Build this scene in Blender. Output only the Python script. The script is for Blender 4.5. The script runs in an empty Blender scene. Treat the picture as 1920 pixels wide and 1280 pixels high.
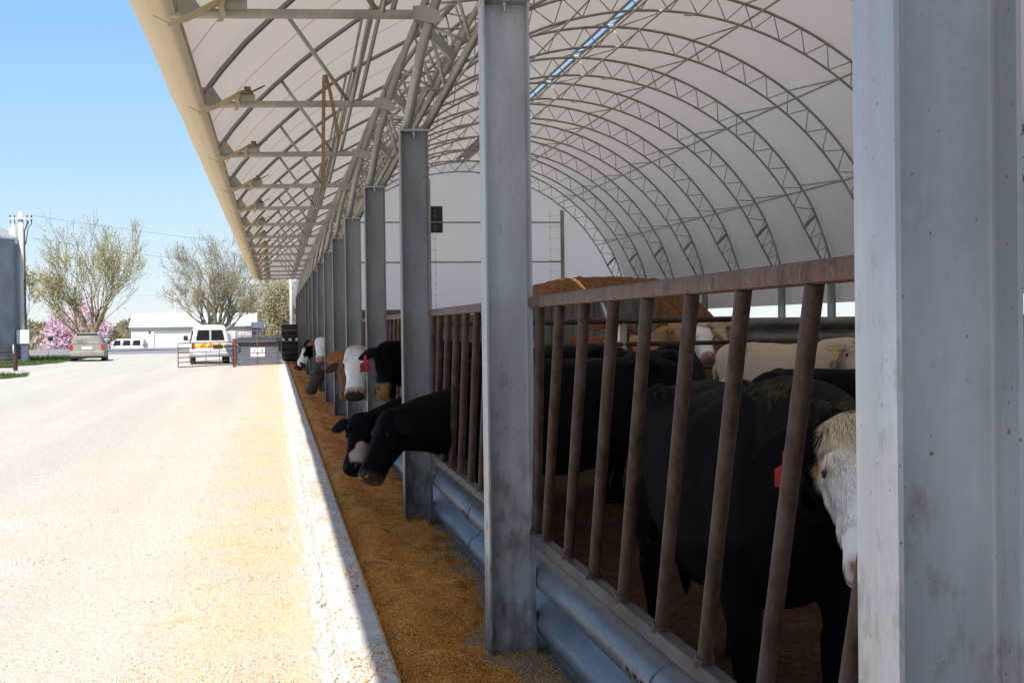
import bpy, bmesh, math, random
import numpy as np
from mathutils import Vector, Matrix, noise
random.seed(7); RNG = np.random.default_rng(7)
R = math.radians
sc = bpy.context.scene
COL = sc.collection

# ------------------------------------------------------------------ layout of the place
POST_X, POST_D, POST_B, POST_H = 1.1, 0.2475, 0.18, 3.459      # I-beam posts
BAY = 4.8947
def PY(n): return 2.43 + BAY * n                                # post line, n = 0 is nearest
NP = 16
CX, CZ, RI, RO, RC = 10.32, 1.4, 8.9, 9.5, 9.62                 # hoop centre, inner, outer chord, cover
SUN = Vector((0.365, 0.62, -1.0)).normalized()

# ------------------------------------------------------------------ mesh helpers
class MB:
    def __init__(s): s.v = []; s.f = []
    def add(s, vs, fs):
        o = len(s.v); s.v += [tuple(v) for v in vs]; s.f += [tuple(i + o for i in f) for f in fs]
    def box(s, x0, x1, y0, y1, z0, z1):
        s.add([(x0,y0,z0),(x1,y0,z0),(x1,y1,z0),(x0,y1,z0),(x0,y0,z1),(x1,y0,z1),(x1,y1,z1),(x0,y1,z1)],
              [(0,3,2,1),(4,5,6,7),(0,1,5,4),(1,2,6,5),(2,3,7,6),(3,0,4,7)])
    def bbox(s, x0, x1, y0, y1, z0, z1, b=0.01):
        bm = bmesh.new(); bmesh.ops.create_cube(bm, size=1)
        for v in bm.verts:
            v.co = Vector(((x0+x1)/2 + v.co.x*(x1-x0), (y0+y1)/2 + v.co.y*(y1-y0), (z0+z1)/2 + v.co.z*(z1-z0)))
        bmesh.ops.bevel(bm, geom=bm.edges[:], offset=b, segments=2, affect='EDGES', profile=0.5)
        bm.verts.index_update()
        s.add([v.co[:] for v in bm.verts], [[v.index for v in f.verts] for f in bm.faces]); bm.free()
    def tube(s, pts, r, n=8, cap=True):
        pts = [Vector(p) for p in pts]; m = len(pts)
        rs = r if isinstance(r, (list, tuple)) else [r] * m
        t0 = (pts[1] - pts[0]).normalized()
        u = t0.orthogonal().normalized(); vs = []
        for i, p in enumerate(pts):
            t = (pts[min(i+1, m-1)] - pts[max(i-1, 0)]).normalized()
            u = (u - t * u.dot(t)).normalized(); w = t.cross(u)
            for k in range(n):
                a = 2*math.pi*k/n
                vs.append(p + (u*math.cos(a) + w*math.sin(a)) * rs[i])
        fs = [(i*n+k, i*n+(k+1)%n, (i+1)*n+(k+1)%n, (i+1)*n+k) for i in range(m-1) for k in range(n)]
        if cap: fs += [tuple(range(n))[::-1], tuple((m-1)*n+k for k in range(n))]
        s.add(vs, fs)
    def prism(s, prof, axis, a, b):
        """closed profile of 2D points swept along axis 'x','y' or 'z' from a to b"""
        n = len(prof)
        def P(q, t):
            if axis == 'z': return (q[0], q[1], t)
            if axis == 'y': return (q[0], t, q[1])
            return (t, q[0], q[1])
        vs = [P(q, a) for q in prof] + [P(q, b) for q in prof]
        s.add(vs, [(i, (i+1) % n, n+(i+1) % n, n+i) for i in range(n)] + [tuple(range(n))[::-1], tuple(range(n, 2*n))])
    def lathe(s, prof, n=24, c=(0,0,0)):
        m = len(prof)
        vs = [(c[0]+r*math.cos(2*math.pi*k/n), c[1]+r*math.sin(2*math.pi*k/n), c[2]+z) for r, z in prof for k in range(n)]
        s.add(vs, [(i*n+k, i*n+(k+1)%n, (i+1)*n+(k+1)%n, (i+1)*n+k) for i in range(m-1) for k in range(n)])
    def loft(s, rings, cap=True):
        n = len(rings[0]); o = []
        for r in rings: o += [tuple(p) for p in r]
        m = len(rings)
        fs = [(i*n+k, i*n+(k+1)%n, (i+1)*n+(k+1)%n, (i+1)*n+k) for i in range(m-1) for k in range(n)]
        if cap: fs += [tuple(range(n))[::-1], tuple((m-1)*n+k for k in range(n))]
        s.add(o, fs)
    def mesh(s, name, smooth=False):
        me = bpy.data.meshes.new(name); me.from_pydata(s.v, [], s.f); me.validate()
        bm = bmesh.new(); bm.from_mesh(me); bmesh.ops.recalc_face_normals(bm, faces=bm.faces); bm.to_mesh(me); bm.free()
        if smooth is True: me.polygons.foreach_set('use_smooth', [True]*len(me.polygons))
        elif smooth: me.shade_smooth() if False else None; 
        if smooth and smooth is not True:
            me.polygons.foreach_set('use_smooth', [True]*len(me.polygons)); me.set_sharp_from_angle(angle=R(smooth))
        return me
    def build(s, name, m, parent=None, smooth=False):
        return link(name, s.mesh(name, smooth), m, parent)

def link(name, me, m=None, parent=None):
    o = bpy.data.objects.new(name, me)
    if m and not me.materials: me.materials.append(m)
    COL.objects.link(o)
    if parent: o.parent = parent
    return o
def empty(name, loc, label, cat, group=None, rz=0):
    o = bpy.data.objects.new(name, None); o.location = loc; o.rotation_euler.z = rz; COL.objects.link(o)
    o.empty_display_size = .2
    return tag(o, label, cat, group)
def tag(o, label=None, cat=None, group=None, kind=None):
    if label: o['label'] = label
    if cat: o['category'] = cat
    if group: o['group'] = group
    if kind: o['kind'] = kind
    return o
def struct(o): o['kind'] = 'structure'; return o
def copy_tree(o, parent=None, loc=None):
    c = o.copy(); COL.objects.link(c)
    if parent: c.parent = parent
    if loc is not None: c.location = loc
    for ch in list(o.children): copy_tree(ch, c)
    return c
def fast_mesh(name, V, F, m):
    """V (n,3), F (k,3) numpy -> object"""
    me = bpy.data.meshes.new(name)
    me.vertices.add(len(V)); me.vertices.foreach_set('co', np.ascontiguousarray(V, dtype=np.float32).ravel())
    k = F.shape[1]
    me.loops.add(F.size); me.loops.foreach_set('vertex_index', F.ravel().astype(np.int32))
    me.polygons.add(len(F)); me.polygons.foreach_set('loop_start', np.arange(0, F.size, k, dtype=np.int32))
    me.update(calc_edges=True); me.validate()
    return link(name, me, m)

# ------------------------------------------------------------------ materials
class N:
    def __init__(s, name):
        s.m = bpy.data.materials.new(name); s.m.use_nodes = True
        s.t = s.m.node_tree; s.b = s.t.nodes['Principled BSDF']; s.out = s.t.nodes['Material Output']
        s._c = None
    def n(s, typ, **k):
        x = s.t.nodes.new(typ)
        for a, v in k.items(): setattr(x, a, v)
        return x
    def l(s, a, b): s.t.links.new(a, b)
    def coord(s, rand=True, scale=(1,1,1)):
        tc = s.n('ShaderNodeTexCoord'); out = tc.outputs['Object']
        if rand:
            oi = s.n('ShaderNodeObjectInfo'); mu = s.n('ShaderNodeMath', operation='MULTIPLY'); mu.inputs[1].default_value = 71
            s.l(oi.outputs['Random'], mu.inputs[0])
            ad = s.n('ShaderNodeVectorMath', operation='ADD'); s.l(out, ad.inputs[0]); s.l(mu.outputs[0], ad.inputs[1]); out = ad.outputs[0]
        if scale != (1,1,1):
            mp = s.n('ShaderNodeVectorMath', operation='MULTIPLY'); mp.inputs[1].default_value = scale
            s.l(out, mp.inputs[0]); out = mp.outputs[0]
        return out
    def noise(s, scale, co, detail=6, rough=.6, dist=0):
        x = s.n('ShaderNodeTexNoise'); x.inputs['Scale'].default_value = scale; x.inputs['Detail'].default_value = detail
        x.inputs['Roughness'].default_value = rough; x.inputs['Distortion'].default_value = dist
        s.l(co, x.inputs['Vector']); return x.outputs['Fac']
    def ramp(s, fac, stops, interp='LINEAR'):
        x = s.n('ShaderNodeValToRGB'); cr = x.color_ramp; cr.interpolation = interp
        while len(cr.elements) < len(stops): cr.elements.new(.5)
        for e, (p, c) in zip(cr.elements, stops):
            e.position = p; e.color = (c, c, c, 1) if isinstance(c, (int, float)) else (*c, 1)
        s.l(fac, x.inputs[0]); return x.outputs[0]
    def mix(s, fac, a, b, blend='MIX'):
        x = s.n('ShaderNodeMix', data_type='RGBA', blend_type=blend)
        for sock, v in ((x.inputs[0], fac), (x.inputs[6], a), (x.inputs[7], b)):
            if isinstance(v, (int, float)): sock.default_value = v
            elif isinstance(v, tuple): sock.default_value = (*v, 1)
            else: s.l(v, sock)
        return x.outputs[2]
    def bump(s, h, strength=.3, dist=.01):
        x = s.n('ShaderNodeBump'); x.inputs['Strength'].default_value = strength; x.inputs['Distance'].default_value = dist
        s.l(h, x.inputs['Height']); s.l(x.outputs[0], s.b.inputs['Normal']); return x
    def setc(s, c):
        if isinstance(c, tuple): s.b.inputs['Base Color'].default_value = (*c, 1)
        else: s.l(c, s.b.inputs['Base Color'])
    def p(s, **k):
        for a, v in k.items():
            i = s.b.inputs[{'rough':'Roughness','metal':'Metallic','spec':'Specular IOR Level','trans':'Transmission Weight','coat':'Coat Weight','sheen':'Sheen Weight'}[a]]
            if isinstance(v, (int, float)): i.default_value = v
            else: s.l(v, i)
        return s

def simple(name, c1, c2, scale=4, rough=.7, metal=0, bump=.2, bscale=60, bdist=.004, rand=True, lo=.35, hi=.65, spec=.3, stretch=(1,1,1)):
    s = N(name); co = s.coord(rand, stretch)
    s.setc(s.ramp(s.noise(scale, co), [(lo, c1), (hi, c2)]))
    if bump: s.bump(s.noise(bscale, co, 4), bump, bdist)
    return s.p(rough=rough, metal=metal, spec=spec).m

M = {}
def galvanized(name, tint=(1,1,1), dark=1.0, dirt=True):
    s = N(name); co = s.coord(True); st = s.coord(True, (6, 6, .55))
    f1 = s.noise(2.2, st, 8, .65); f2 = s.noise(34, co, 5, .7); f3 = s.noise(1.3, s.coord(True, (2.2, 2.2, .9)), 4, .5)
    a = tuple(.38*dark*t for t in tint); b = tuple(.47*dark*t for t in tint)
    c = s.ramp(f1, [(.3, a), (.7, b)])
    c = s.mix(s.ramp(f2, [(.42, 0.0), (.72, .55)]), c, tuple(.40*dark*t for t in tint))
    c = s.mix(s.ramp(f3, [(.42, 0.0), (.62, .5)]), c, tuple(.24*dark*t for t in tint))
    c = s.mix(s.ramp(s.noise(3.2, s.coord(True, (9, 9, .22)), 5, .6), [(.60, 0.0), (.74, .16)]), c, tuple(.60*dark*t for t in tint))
    if dirt:   # brown splashes that thicken towards the foot, and a few dark specks
        sx = s.n('ShaderNodeSeparateXYZ'); tc = s.n('ShaderNodeTexCoord'); s.l(tc.outputs['Object'], sx.inputs[0])
        mr = s.n('ShaderNodeMapRange'); s.l(sx.outputs['Z'], mr.inputs[0]); mr.inputs[1].default_value = 1.9; mr.inputs[2].default_value = 0.0; mr.inputs[3].default_value = 0; mr.inputs[4].default_value = .22
        ad = s.n('ShaderNodeMath', operation='ADD'); s.l(mr.outputs[0], ad.inputs[0]); s.l(s.noise(7, s.coord(True, (1.4,1.4,.7)), 8, .7), ad.inputs[1])
        c = s.mix(s.ramp(ad.outputs[0], [(.60, 0.0), (.80, .8)]), c, (.13, .10, .075))
        c = s.mix(s.ramp(s.noise(55, co, 2, .5), [(.72, 0.0), (.76, .8)]), c, (.10, .085, .06))
    if dirt:
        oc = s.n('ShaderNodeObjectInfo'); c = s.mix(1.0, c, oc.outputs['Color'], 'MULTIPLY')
    s.setc(c)
    s.bump(s.noise(160, co, 3), .12, .002)
    r = s.ramp(f2, [(.3, .36), (.7, .55)])
    s.p(rough=r, metal=.35, spec=.45); return s.m
M['galv'] = galvanized('galvanized_steel', (.965, 1.0, 1.04))
M['galv_tube'] = galvanized('weathered_galvanized_tube', (1.05, 1.0, .88), 1.0, False)
M['galv_dark'] = galvanized('dark_galvanized_steel', (1.0, 1.0, .96), .72, False)  # evenly darker grey steel for rafters, kink braces, eave pipe and pen posts
s_ = N('guardrail_steel'); c_ = s_.coord(True, (1.5,.5,1.5)); k_ = s_.ramp(s_.noise(3, c_, 6, .65), [(.35,(.13,.142,.165)),(.65,(.225,.238,.26))])
k_ = s_.mix(s_.ramp(s_.noise(9, s_.coord(True, (1,.6,1.6)), 8, .75), [(.54,0.0),(.70,.65)]), k_, (.085,.068,.05)); k_ = s_.mix(s_.ramp(s_.noise(48, s_.coord(True), 3, .6), [(.66,0.0),(.72,.7)]), k_, (.26,.25,.24)); k_ = s_.mix(s_.ramp(s_.noise(33, s_.coord(True), 3, .6), [(.68,0.0),(.73,.8)]), k_, (.05,.04,.03))
s_.setc(k_); s_.bump(s_.noise(5, s_.coord(True), 4, .5), .35, .02); s_.p(rough=.46, metal=.3, spec=.45); M['guard'] = s_.m
M['rail_low'] = simple('bottom_rail_steel', (.06,.055,.056), (.12,.11,.112), 8, .55, .25, .15, 90, .002, stretch=(1,.4,1))

def rust(name, a=(.075,.042,.03), b=(.17,.095,.065), c=(.15,.135,.125), streak=False):
    s = N(name); co = s.coord(True)
    k = s.ramp(s.noise(13, s.coord(True, (1,1,.5)), 8, .75), [(.36, a), (.5, b), (.64, c)])
    k = s.mix(s.ramp(s.noise(70, co, 3, .6), [(.55, 0.0), (.68, .7)]), k, (.05, .03, .022))
    if streak:
        st = s.noise(16, s.coord(True, (.6, 3.5, .5)), 5, .7)
        k = s.mix(s.ramp(st, [(.64, 0.0), (.72, .75)]), k, (.42, .39, .36))
    s.setc(k); s.bump(s.noise(120, co, 4), .35, .003); return s.p(rough=.62, metal=.15, spec=.4).m
M['rust'] = rust('rusty_pipe', (.020,.011,.008), (.072,.036,.023), (.085,.064,.056))
M['rust_rail'] = rust('rusty_top_rail', (.075,.036,.022), (.15,.075,.045), (.135,.11,.10), True)
M['rust_gate'] = rust('red_rust_gate', (.16,.07,.05), (.24,.11,.08), (.20,.15,.13))

def fabric(name, col, trans, tcol):
    s = N(name); co = s.coord(False)
    c = s.ramp(s.noise(.55, co, 7, .65), [(.3, tuple(x*.86 for x in col)), (.7, col)]); c = s.mix(s.ramp(s.noise(.28, s.coord(False, (1.4,1,.6)), 3, .5), [(.55, 0.0), (.75, .35)]), c, (col[0]*.96, col[1]*.80, col[2]*.78))  # mottling paints uneven light into the cloth colour, along with faint pinkish stains
    # welded seams: a thin line every panel
    sx = s.n('ShaderNodeSeparateXYZ'); s.l(co, sx.inputs[0])
    md = s.n('ShaderNodeMath', operation='FLOORED_MODULO'); s.l(sx.outputs['Y'], md.inputs[0]); md.inputs[1].default_value = BAY/2
    lt = s.n('ShaderNodeMath', operation='LESS_THAN'); s.l(md.outputs[0], lt.inputs[0]); lt.inputs[1].default_value = .035
    mf = s.n('ShaderNodeMath', operation='MULTIPLY'); s.l(lt.outputs[0], mf.inputs[0]); mf.inputs[1].default_value = .22
    c = s.mix(mf.outputs[0], c, tuple(x*.62 for x in col))
    d = s.n('ShaderNodeBsdfDiffuse'); tr = s.n('ShaderNodeBsdfTranslucent'); mx = s.n('ShaderNodeMixShader')
    s.l(c, d.inputs[0]); tr.inputs[0].default_value = (*tcol, 1); mx.inputs[0].default_value = trans
    s.l(d.outputs[0], mx.inputs[1]); s.l(tr.outputs[0], mx.inputs[2]); s.l(mx.outputs[0], s.out.inputs[0])
    bp = s.n('ShaderNodeBump'); bp.inputs['Strength'].default_value = .4; bp.inputs['Distance'].default_value = .08
    s.l(s.noise(1.1, co, 3, .5), bp.inputs['Height']); s.l(bp.outputs[0], d.inputs['Normal'])
    return s.m
M['cover'] = fabric('white_roof_fabric', (.73, .69, .66), .235, (.75, .67, .61))
M['lip'] = fabric('cream_eave_fabric', (.74, .68, .57), .50, (.80, .68, .50))
M['wall_fabric'] = fabric('end_wall_fabric', (.88, .82, .78), .80, (.98, .90, .85))
M['strap'] = simple('tan_webbing', (.50,.40,.26), (.62,.52,.36), 30, .8)
M['ratchet'] = simple('yellow_zinc_ratchet', (.14,.115,.055), (.32,.27,.15), 20, .45, .6)
M['concrete'] = simple('concrete', (.40,.38,.36), (.52,.50,.47), 5, .9, 0, .35, 90, .004)
M['dark_concrete'] = simple('stained_concrete_wall', (.13,.13,.125), (.20,.20,.195), 2.2, .9, 0, .3, 50, .005, stretch=(1,1,.4))
M['glass'] = simple('dark_glass', (.012,.014,.018), (.02,.022,.028), 3, .08, 0, 0, spec=.6)
M['black'] = simple('black_rubber', (.012,.012,.013), (.03,.028,.026), 12, .8)
M['white_paint'] = simple('white_paint', (.74,.75,.76), (.80,.80,.80), 1.5, .4, 0, 0, spec=.5)
M['white_wall'] = simple('white_metal_siding', (.72,.74,.77), (.80,.81,.82), 1.0, .5, 0, .1, 8, .01)
M['dust_paint'] = simple('dusty_silver_paint', (.25,.225,.20), (.36,.33,.295), 5, .7, .1, 0, lo=.3, hi=.7)
M['dust_glass'] = simple('dusty_rear_glass', (.19,.18,.17), (.40,.38,.35), 3, .5, 0, 0)
M['red_lens'] = simple('red_lamp_lens', (.40,.02,.02), (.5,.05,.04), 20, .25, 0, 0)
M['chrome'] = simple('grey_bumper', (.40,.41,.42), (.52,.53,.54), 6, .4, .5, 0)
M['yellow_vinyl'] = simple('yellow_reflective', (.80,.62,.03), (.85,.68,.06), 20, .4, 0, 0)
M['orange_vinyl'] = simple('orange_reflective', (.75,.13,.03), (.82,.18,.05), 20, .4, 0, 0)
M['blue_dump'] = simple('blue_grey_dumpster_paint', (.09,.11,.155), (.13,.15,.20), 4, .6, 0, .1, 20, .004)
M['lid'] = simple('black_plastic_lid', (.02,.021,.024), (.045,.047,.05), 6, .45, 0, .1, 20, .004)
M['sign_white'] = simple('white_sign', (.76,.77,.77), (.80,.80,.80), 8, .6, 0, 0)
M['ink'] = simple('dark_ink', (.02,.02,.022), (.035,.035,.035), 30, .7, 0, 0)
M['tag_red'] = simple('red_ear_tag', (.36,.014,.022), (.45,.03,.035), 40, .5, 0, 0)
M['tag_yellow'] = simple('yellow_ear_tag', (.62,.42,.02), (.70,.50,.04), 40, .5, 0, 0)
M['green'] = simple('green_machine_paint', (.006,.018,.012), (.01,.028,.018), 6, .4, 0, 0)
M['lamp_white'] = simple('white_lamp_glass', (.7,.72,.72), (.8,.8,.8), 10, .2, 0, 0)
M['wood_pole'] = simple('weathered_pole_wood', (.52,.50,.47), (.66,.64,.60), 3, .9, 0, .3, 20, .01, stretch=(4,4,.4))
M['grey_metal'] = simple('painted_grey_metal', (.32,.33,.34), (.42,.43,.44), 6, .55, .2, 0)
M['silo'] = simple('galvanized_silo', (.20,.215,.25), (.28,.30,.34), .8, .5, .35, 0)
M['silo_roof'] = simple('bright_silo_roof', (.34,.36,.39), (.44,.46,.49), 2, .45, .3, 0)
M['cable'] = simple('dark_cable', (.06,.06,.06), (.10,.10,.10), 9, .7, 0, 0)
M['eye'] = simple('dark_eye', (.006,.005,.005), (.012,.009,.008), 40, .22, 0, 0, spec=.25)
M['bark'] = simple('grey_bark', (.22,.19,.15), (.36,.32,.255), 9, .95, 0, .5, 30, .02)
M['bark_olive'] = simple('olive_bark', (.22,.19,.10), (.36,.31,.185), 6, .95, 0, .4, 30, .02)
def leafmat(name, a, b, tr=.35):
    s = N(name); tcn = s.coord(True)
    c = s.ramp(s.noise(1.2, tcn, 4), [(.3, a), (.7, b)])
    d = s.n('ShaderNodeBsdfDiffuse'); t = s.n('ShaderNodeBsdfTranslucent'); mx = s.n('ShaderNodeMixShader'); mx.inputs[0].default_value = tr
    s.l(c, d.inputs[0]); s.l(c, t.inputs[0]); s.l(d.outputs[0], mx.inputs[1]); s.l(t.outputs[0], mx.inputs[2]); s.l(mx.outputs[0], s.out.inputs[0]); return s.m
M['leaf_spring'] = leafmat('spring_leaves', (.50,.45,.20), (.64,.58,.32))
M['leaf_bud'] = leafmat('budding_twigs', (.42,.37,.23), (.55,.49,.33))
M['blossom'] = leafmat('pink_blossom', (.80,.54,.66), (.92,.78,.84))
M['leaf_wood'] = leafmat('distant_wood', (.24,.205,.13), (.36,.31,.20))
M['grass'] = leafmat('grass_blades', (.07,.12,.03), (.14,.21,.06), .3)

def gravel_mat():
    s = N('crushed_limestone'); co = s.coord(False)
    vz = s.n('ShaderNodeTexVoronoi', feature='F1'); vz.inputs['Scale'].default_value = 62; s.l(co, vz.inputs['Vector'])
    v2 = s.n('ShaderNodeTexVoronoi', feature='F1'); v2.inputs['Scale'].default_value = 26; s.l(co, v2.inputs['Vector'])
    base = s.ramp(vz.outputs['Color'], [(.1, (.40,.37,.325)), (.9, (.63,.595,.545))])
    c = s.mix(s.ramp(s.noise(.7, co, 6, .65), [(.38, 0.0), (.62, .6)]), base, (.50,.455,.385))
    tw = s.noise(2.4, s.coord(False, (.5, 1.6, 1)), 7, .7)
    c = s.mix(s.ramp(tw, [(.60, 0.0), (.70, .55)]), c, (.46,.33,.17))
    c = s.mix(s.ramp(s.noise(11, s.coord(False, (1,.45,1)), 6, .75), [(.68, 0.0), (.76, .6)]), c, (.24,.19,.13))
    rt_ = s.noise(1.0, s.coord(False, (.9, .035, 1)), 4, .5); c = s.mix(s.ramp(rt_, [(.42, .35), (.58, 0.0)]), c, (.40,.375,.345))
    c = s.mix(s.ramp(s.noise(.35, s.coord(False, (1, .5, 1)), 5, .6), [(.50, 0.0), (.64, .45)]), c, (.47,.445,.42))
    # corn dust beside the curb: a real yellow band on the gravel, patchy
    sx = s.n('ShaderNodeSeparateXYZ'); s.l(co, sx.inputs[0])
    mr = s.n('ShaderNodeMapRange', interpolation_type='SMOOTHSTEP'); s.l(sx.outputs['X'], mr.inputs[0]); mr.inputs[1].default_value = -1.05; mr.inputs[2].default_value = -.15
    mr2 = s.n('ShaderNodeMapRange', interpolation_type='SMOOTHSTEP'); s.l(sx.outputs['X'], mr2.inputs[0]); mr2.inputs[1].default_value = .30; mr2.inputs[2].default_value = .12
    mm = s.n('ShaderNodeMath', operation='MULTIPLY'); s.l(mr.outputs[0], mm.inputs[0]); s.l(mr2.outputs[0], mm.inputs[1])
    pn = s.ramp(s.noise(1.1, s.coord(False, (1,.55,1)), 8, .72), [(.36, .12), (.62, 1.0)])
    m2 = s.n('ShaderNodeMath', operation='MULTIPLY'); s.l(mm.outputs[0], m2.inputs[0]); s.l(pn, m2.inputs[1])
    m3 = s.n('ShaderNodeMath', operation='MULTIPLY'); s.l(m2.outputs[0], m3.inputs[0]); m3.inputs[1].default_value = .55
    c = s.mix(m3.outputs[0], c, s.ramp(vz.outputs['Color'], [(.2, (.50,.36,.13)), (.8, (.70,.53,.24))]))
    s.setc(c)
    ad = s.n('ShaderNodeMath', operation='ADD'); s.l(vz.outputs['Distance'], ad.inputs[0]); s.l(v2.outputs['Distance'], ad.inputs[1])
    s.bump(ad.outputs[0], .45, .012); return s.p(rough=.95, spec=.15).m
M['gravel'] = gravel_mat()
def stone_mat(name, a, b):
    s = N(name); g = s.n('ShaderNodeNewGeometry')
    s.setc(s.ramp(g.outputs['Random Per Island'], [(0, a), (1, b)])); return s.p(rough=.9, spec=.2).m
M['stones'] = stone_mat('limestone_chips', (.40,.365,.31), (.66,.625,.57))
M['rocks'] = stone_mat('white_limestone_rocks', (.52,.50,.46), (.76,.74,.71))
M['kernels'] = stone_mat('corn_kernels', (.50,.17,.02), (1.0,.58,.15))
def feed_mat():
    s = N('ground_corn_feed'); co = s.coord(False)
    vz = s.n('ShaderNodeTexVoronoi', feature='F1'); vz.inputs['Scale'].default_value = 85; s.l(co, vz.inputs['Vector'])
    c = s.ramp(vz.outputs['Color'], [(.1, (.46,.16,.03)), (.6, (.78,.33,.075)), (.95, (.95,.54,.19))])
    c = s.mix(s.ramp(s.noise(4, s.coord(False, (1,.7,1)), 8, .75), [(.42, 0.0), (.60, .85)]), c, (.30,.12,.035))
    s.setc(c); s.bump(vz.outputs['Distance'], .9, .015); return s.p(rough=.85, spec=.2).m
M['feed'] = feed_mat()
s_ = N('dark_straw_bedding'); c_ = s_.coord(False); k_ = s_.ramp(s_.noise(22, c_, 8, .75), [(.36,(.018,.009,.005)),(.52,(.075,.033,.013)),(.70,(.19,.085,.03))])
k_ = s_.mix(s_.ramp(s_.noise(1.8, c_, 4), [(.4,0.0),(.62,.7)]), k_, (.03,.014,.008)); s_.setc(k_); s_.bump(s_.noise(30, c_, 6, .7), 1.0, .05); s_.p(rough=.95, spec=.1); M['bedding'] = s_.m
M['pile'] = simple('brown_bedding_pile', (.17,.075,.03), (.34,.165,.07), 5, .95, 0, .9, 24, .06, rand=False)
M['asphalt'] = simple('old_asphalt', (.20,.195,.195), (.27,.265,.26), 6, .9, 0, .3, 60, .01, rand=False)
M['soil'] = simple('field_soil_and_grass', (.11,.12,.05), (.30,.26,.17), .35, .95, 0, .4, 10, .05, rand=False)
M['turf'] = simple('turf_soil', (.05,.085,.02), (.10,.14,.04), 3, .95, 0, .3, 20, .03, rand=False)

def coat_mat():
    s = N('cow_coat'); at = s.n('ShaderNodeAttribute', attribute_name='coat')
    co = s.coord(False, (1,1,1)); f = s.noise(26, s.coord(False, (1,1,.35)), 6, .7)
    c = s.mix(.5, at.outputs['Color'], s.ramp(f, [(.3, .72), (.7, 1.15)]), 'MULTIPLY')
    s.setc(c); s.bump(s.noise(90, s.coord(False, (1,1,.3)), 4, .7), .5, .008)
    return s.p(rough=.66, spec=.035).m
M['coat'] = coat_mat()

# ------------------------------------------------------------------ world, sun, camera
w = bpy.data.worlds.new('World'); sc.world = w; w.use_nodes = True
bg = w.node_tree.nodes['Background']; sky = w.node_tree.nodes.new('ShaderNodeTexSky'); sky.sky_type = 'NISHITA'
sky.sun_disc = False; elev = math.asin(-SUN.z); sky.sun_elevation = elev
sky.sun_rotation = math.atan2(-SUN.x, -SUN.y) % (2*math.pi); sky.altitude = 200; sky.air_density = 1.0; sky.dust_density = .05; sky.ozone_density = 2.0
wt = w.node_tree; wtc = wt.nodes.new('ShaderNodeTexCoord'); wsx = wt.nodes.new('ShaderNodeSeparateXYZ'); wr = wt.nodes.new('ShaderNodeValToRGB'); wm = wt.nodes.new('ShaderNodeMix'); wm.data_type = 'RGBA'
wt.links.new(wtc.outputs['Generated'], wsx.inputs[0]); wt.links.new(wsx.outputs['Z'], wr.inputs[0])
els = wr.color_ramp.elements; els[0].position = 0.0; els[0].color = (5.0, 5.6, 6.2, 1); els[1].position = 1.0; els[1].color = (1.5, 2.4, 4.2, 1)
for ps, cl in ((.05, (4.3, 5.4, 6.5, 1)), (.12, (3.1, 4.9, 6.9, 1)), (.23, (2.0, 4.1, 7.2, 1)), (.5, (1.6, 2.9, 5.4, 1))):
    e_ = els.new(ps); e_.color = cl
wm.inputs[0].default_value = .8      # mostly a clear spring sky measured by height above the horizon, a little of the Nishita glow
wt.links.new(sky.outputs[0], wm.inputs[6]); wt.links.new(wr.outputs[0], wm.inputs[7]); wt.links.new(wm.outputs[2], bg.inputs[0]); bg.inputs[1].default_value = .105
sl = bpy.data.lights.new('sun', 'SUN'); sl.energy = 4.8; sl.angle = R(.53); sl.color = (1, .94, .84)
so = bpy.data.objects.new('sun', sl); so.rotation_euler = SUN.to_track_quat('-Z', 'Y').to_euler(); so.location = (-20, -10, 40); COL.objects.link(so)
cam = bpy.data.cameras.new('camera'); co_ = bpy.data.objects.new('camera', cam); COL.objects.link(co_); sc.camera = co_
cam.sensor_width = 36; cam.lens = 2600/1920*36; cam.clip_start = .05; cam.clip_end = 3000
yaw, pitch, roll = .168921, -.010705, -.012598
cy, sy, cp, sp = math.cos(yaw), math.sin(yaw), math.cos(pitch), math.sin(pitch)
fw = Vector((sy*cp, cy*cp, sp)); rt = Vector((cy, -sy, 0)); up = rt.cross(fw)
r2 = rt*math.cos(roll) + up*math.sin(roll); u2 = -rt*math.sin(roll) + up*math.cos(roll)
co_.matrix_world = Matrix(((r2.x, u2.x, -fw.x, 0), (r2.y, u2.y, -fw.y, 0), (r2.z, u2.z, -fw.z, 1.73986), (0,0,0,1)))
sc.view_settings.view_transform = 'Standard'; sc.view_settings.look = 'None'; sc.view_settings.exposure = .52; sc.view_settings.gamma = 1
sc.cycles.max_bounces = 8; sc.cycles.diffuse_bounces = 5; sc.cycles.transmission_bounces = 6; sc.cycles.sample_clamp_indirect = 10

# ------------------------------------------------------------------ ground
def grid(name, x0, x1, y0, y1, nx, ny, zf, m, smooth=True):
    xs = np.linspace(x0, x1, nx); ys = y0 + (y1-y0)*np.linspace(0, 1, ny)
    mb = MB(); mb.v = [(x, y, zf(x, y)) for y in ys for x in xs]
    mb.f = [(j*nx+i, j*nx+i+1, (j+1)*nx+i+1, (j+1)*nx+i) for j in range(ny-1) for i in range(nx-1)]
    return mb.build(name, m, None, smooth)
def nz(x, y, s, seed=0): return noise.noise(Vector((x*s, y*s, seed)))
mb = MB()
ys = [-300, 104, 142, 152, 1500]; zs = [-.06, -.06, -.06, -1.0, -1.0]; xs = [-1500, 0, 1500]
mb.v = [(x, y, z) for y, z in zip(ys, zs) for x in xs]
mb.f = [(j*3+i, j*3+i+1, (j+1)*3+i+1, (j+1)*3+i) for j in range(4) for i in range(2)]
struct(mb.build('ground', M['soil']))
def gz(x, y):
    e = max(0, 1-abs(x-.1)/1.4)
    return .05 + .045*e*e*(3-2*e) + .025*max(0, 1-abs(x-.29)/.14) + .018*nz(x, y, .6) + .008*nz(x, y, 2.2, 3)
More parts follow.
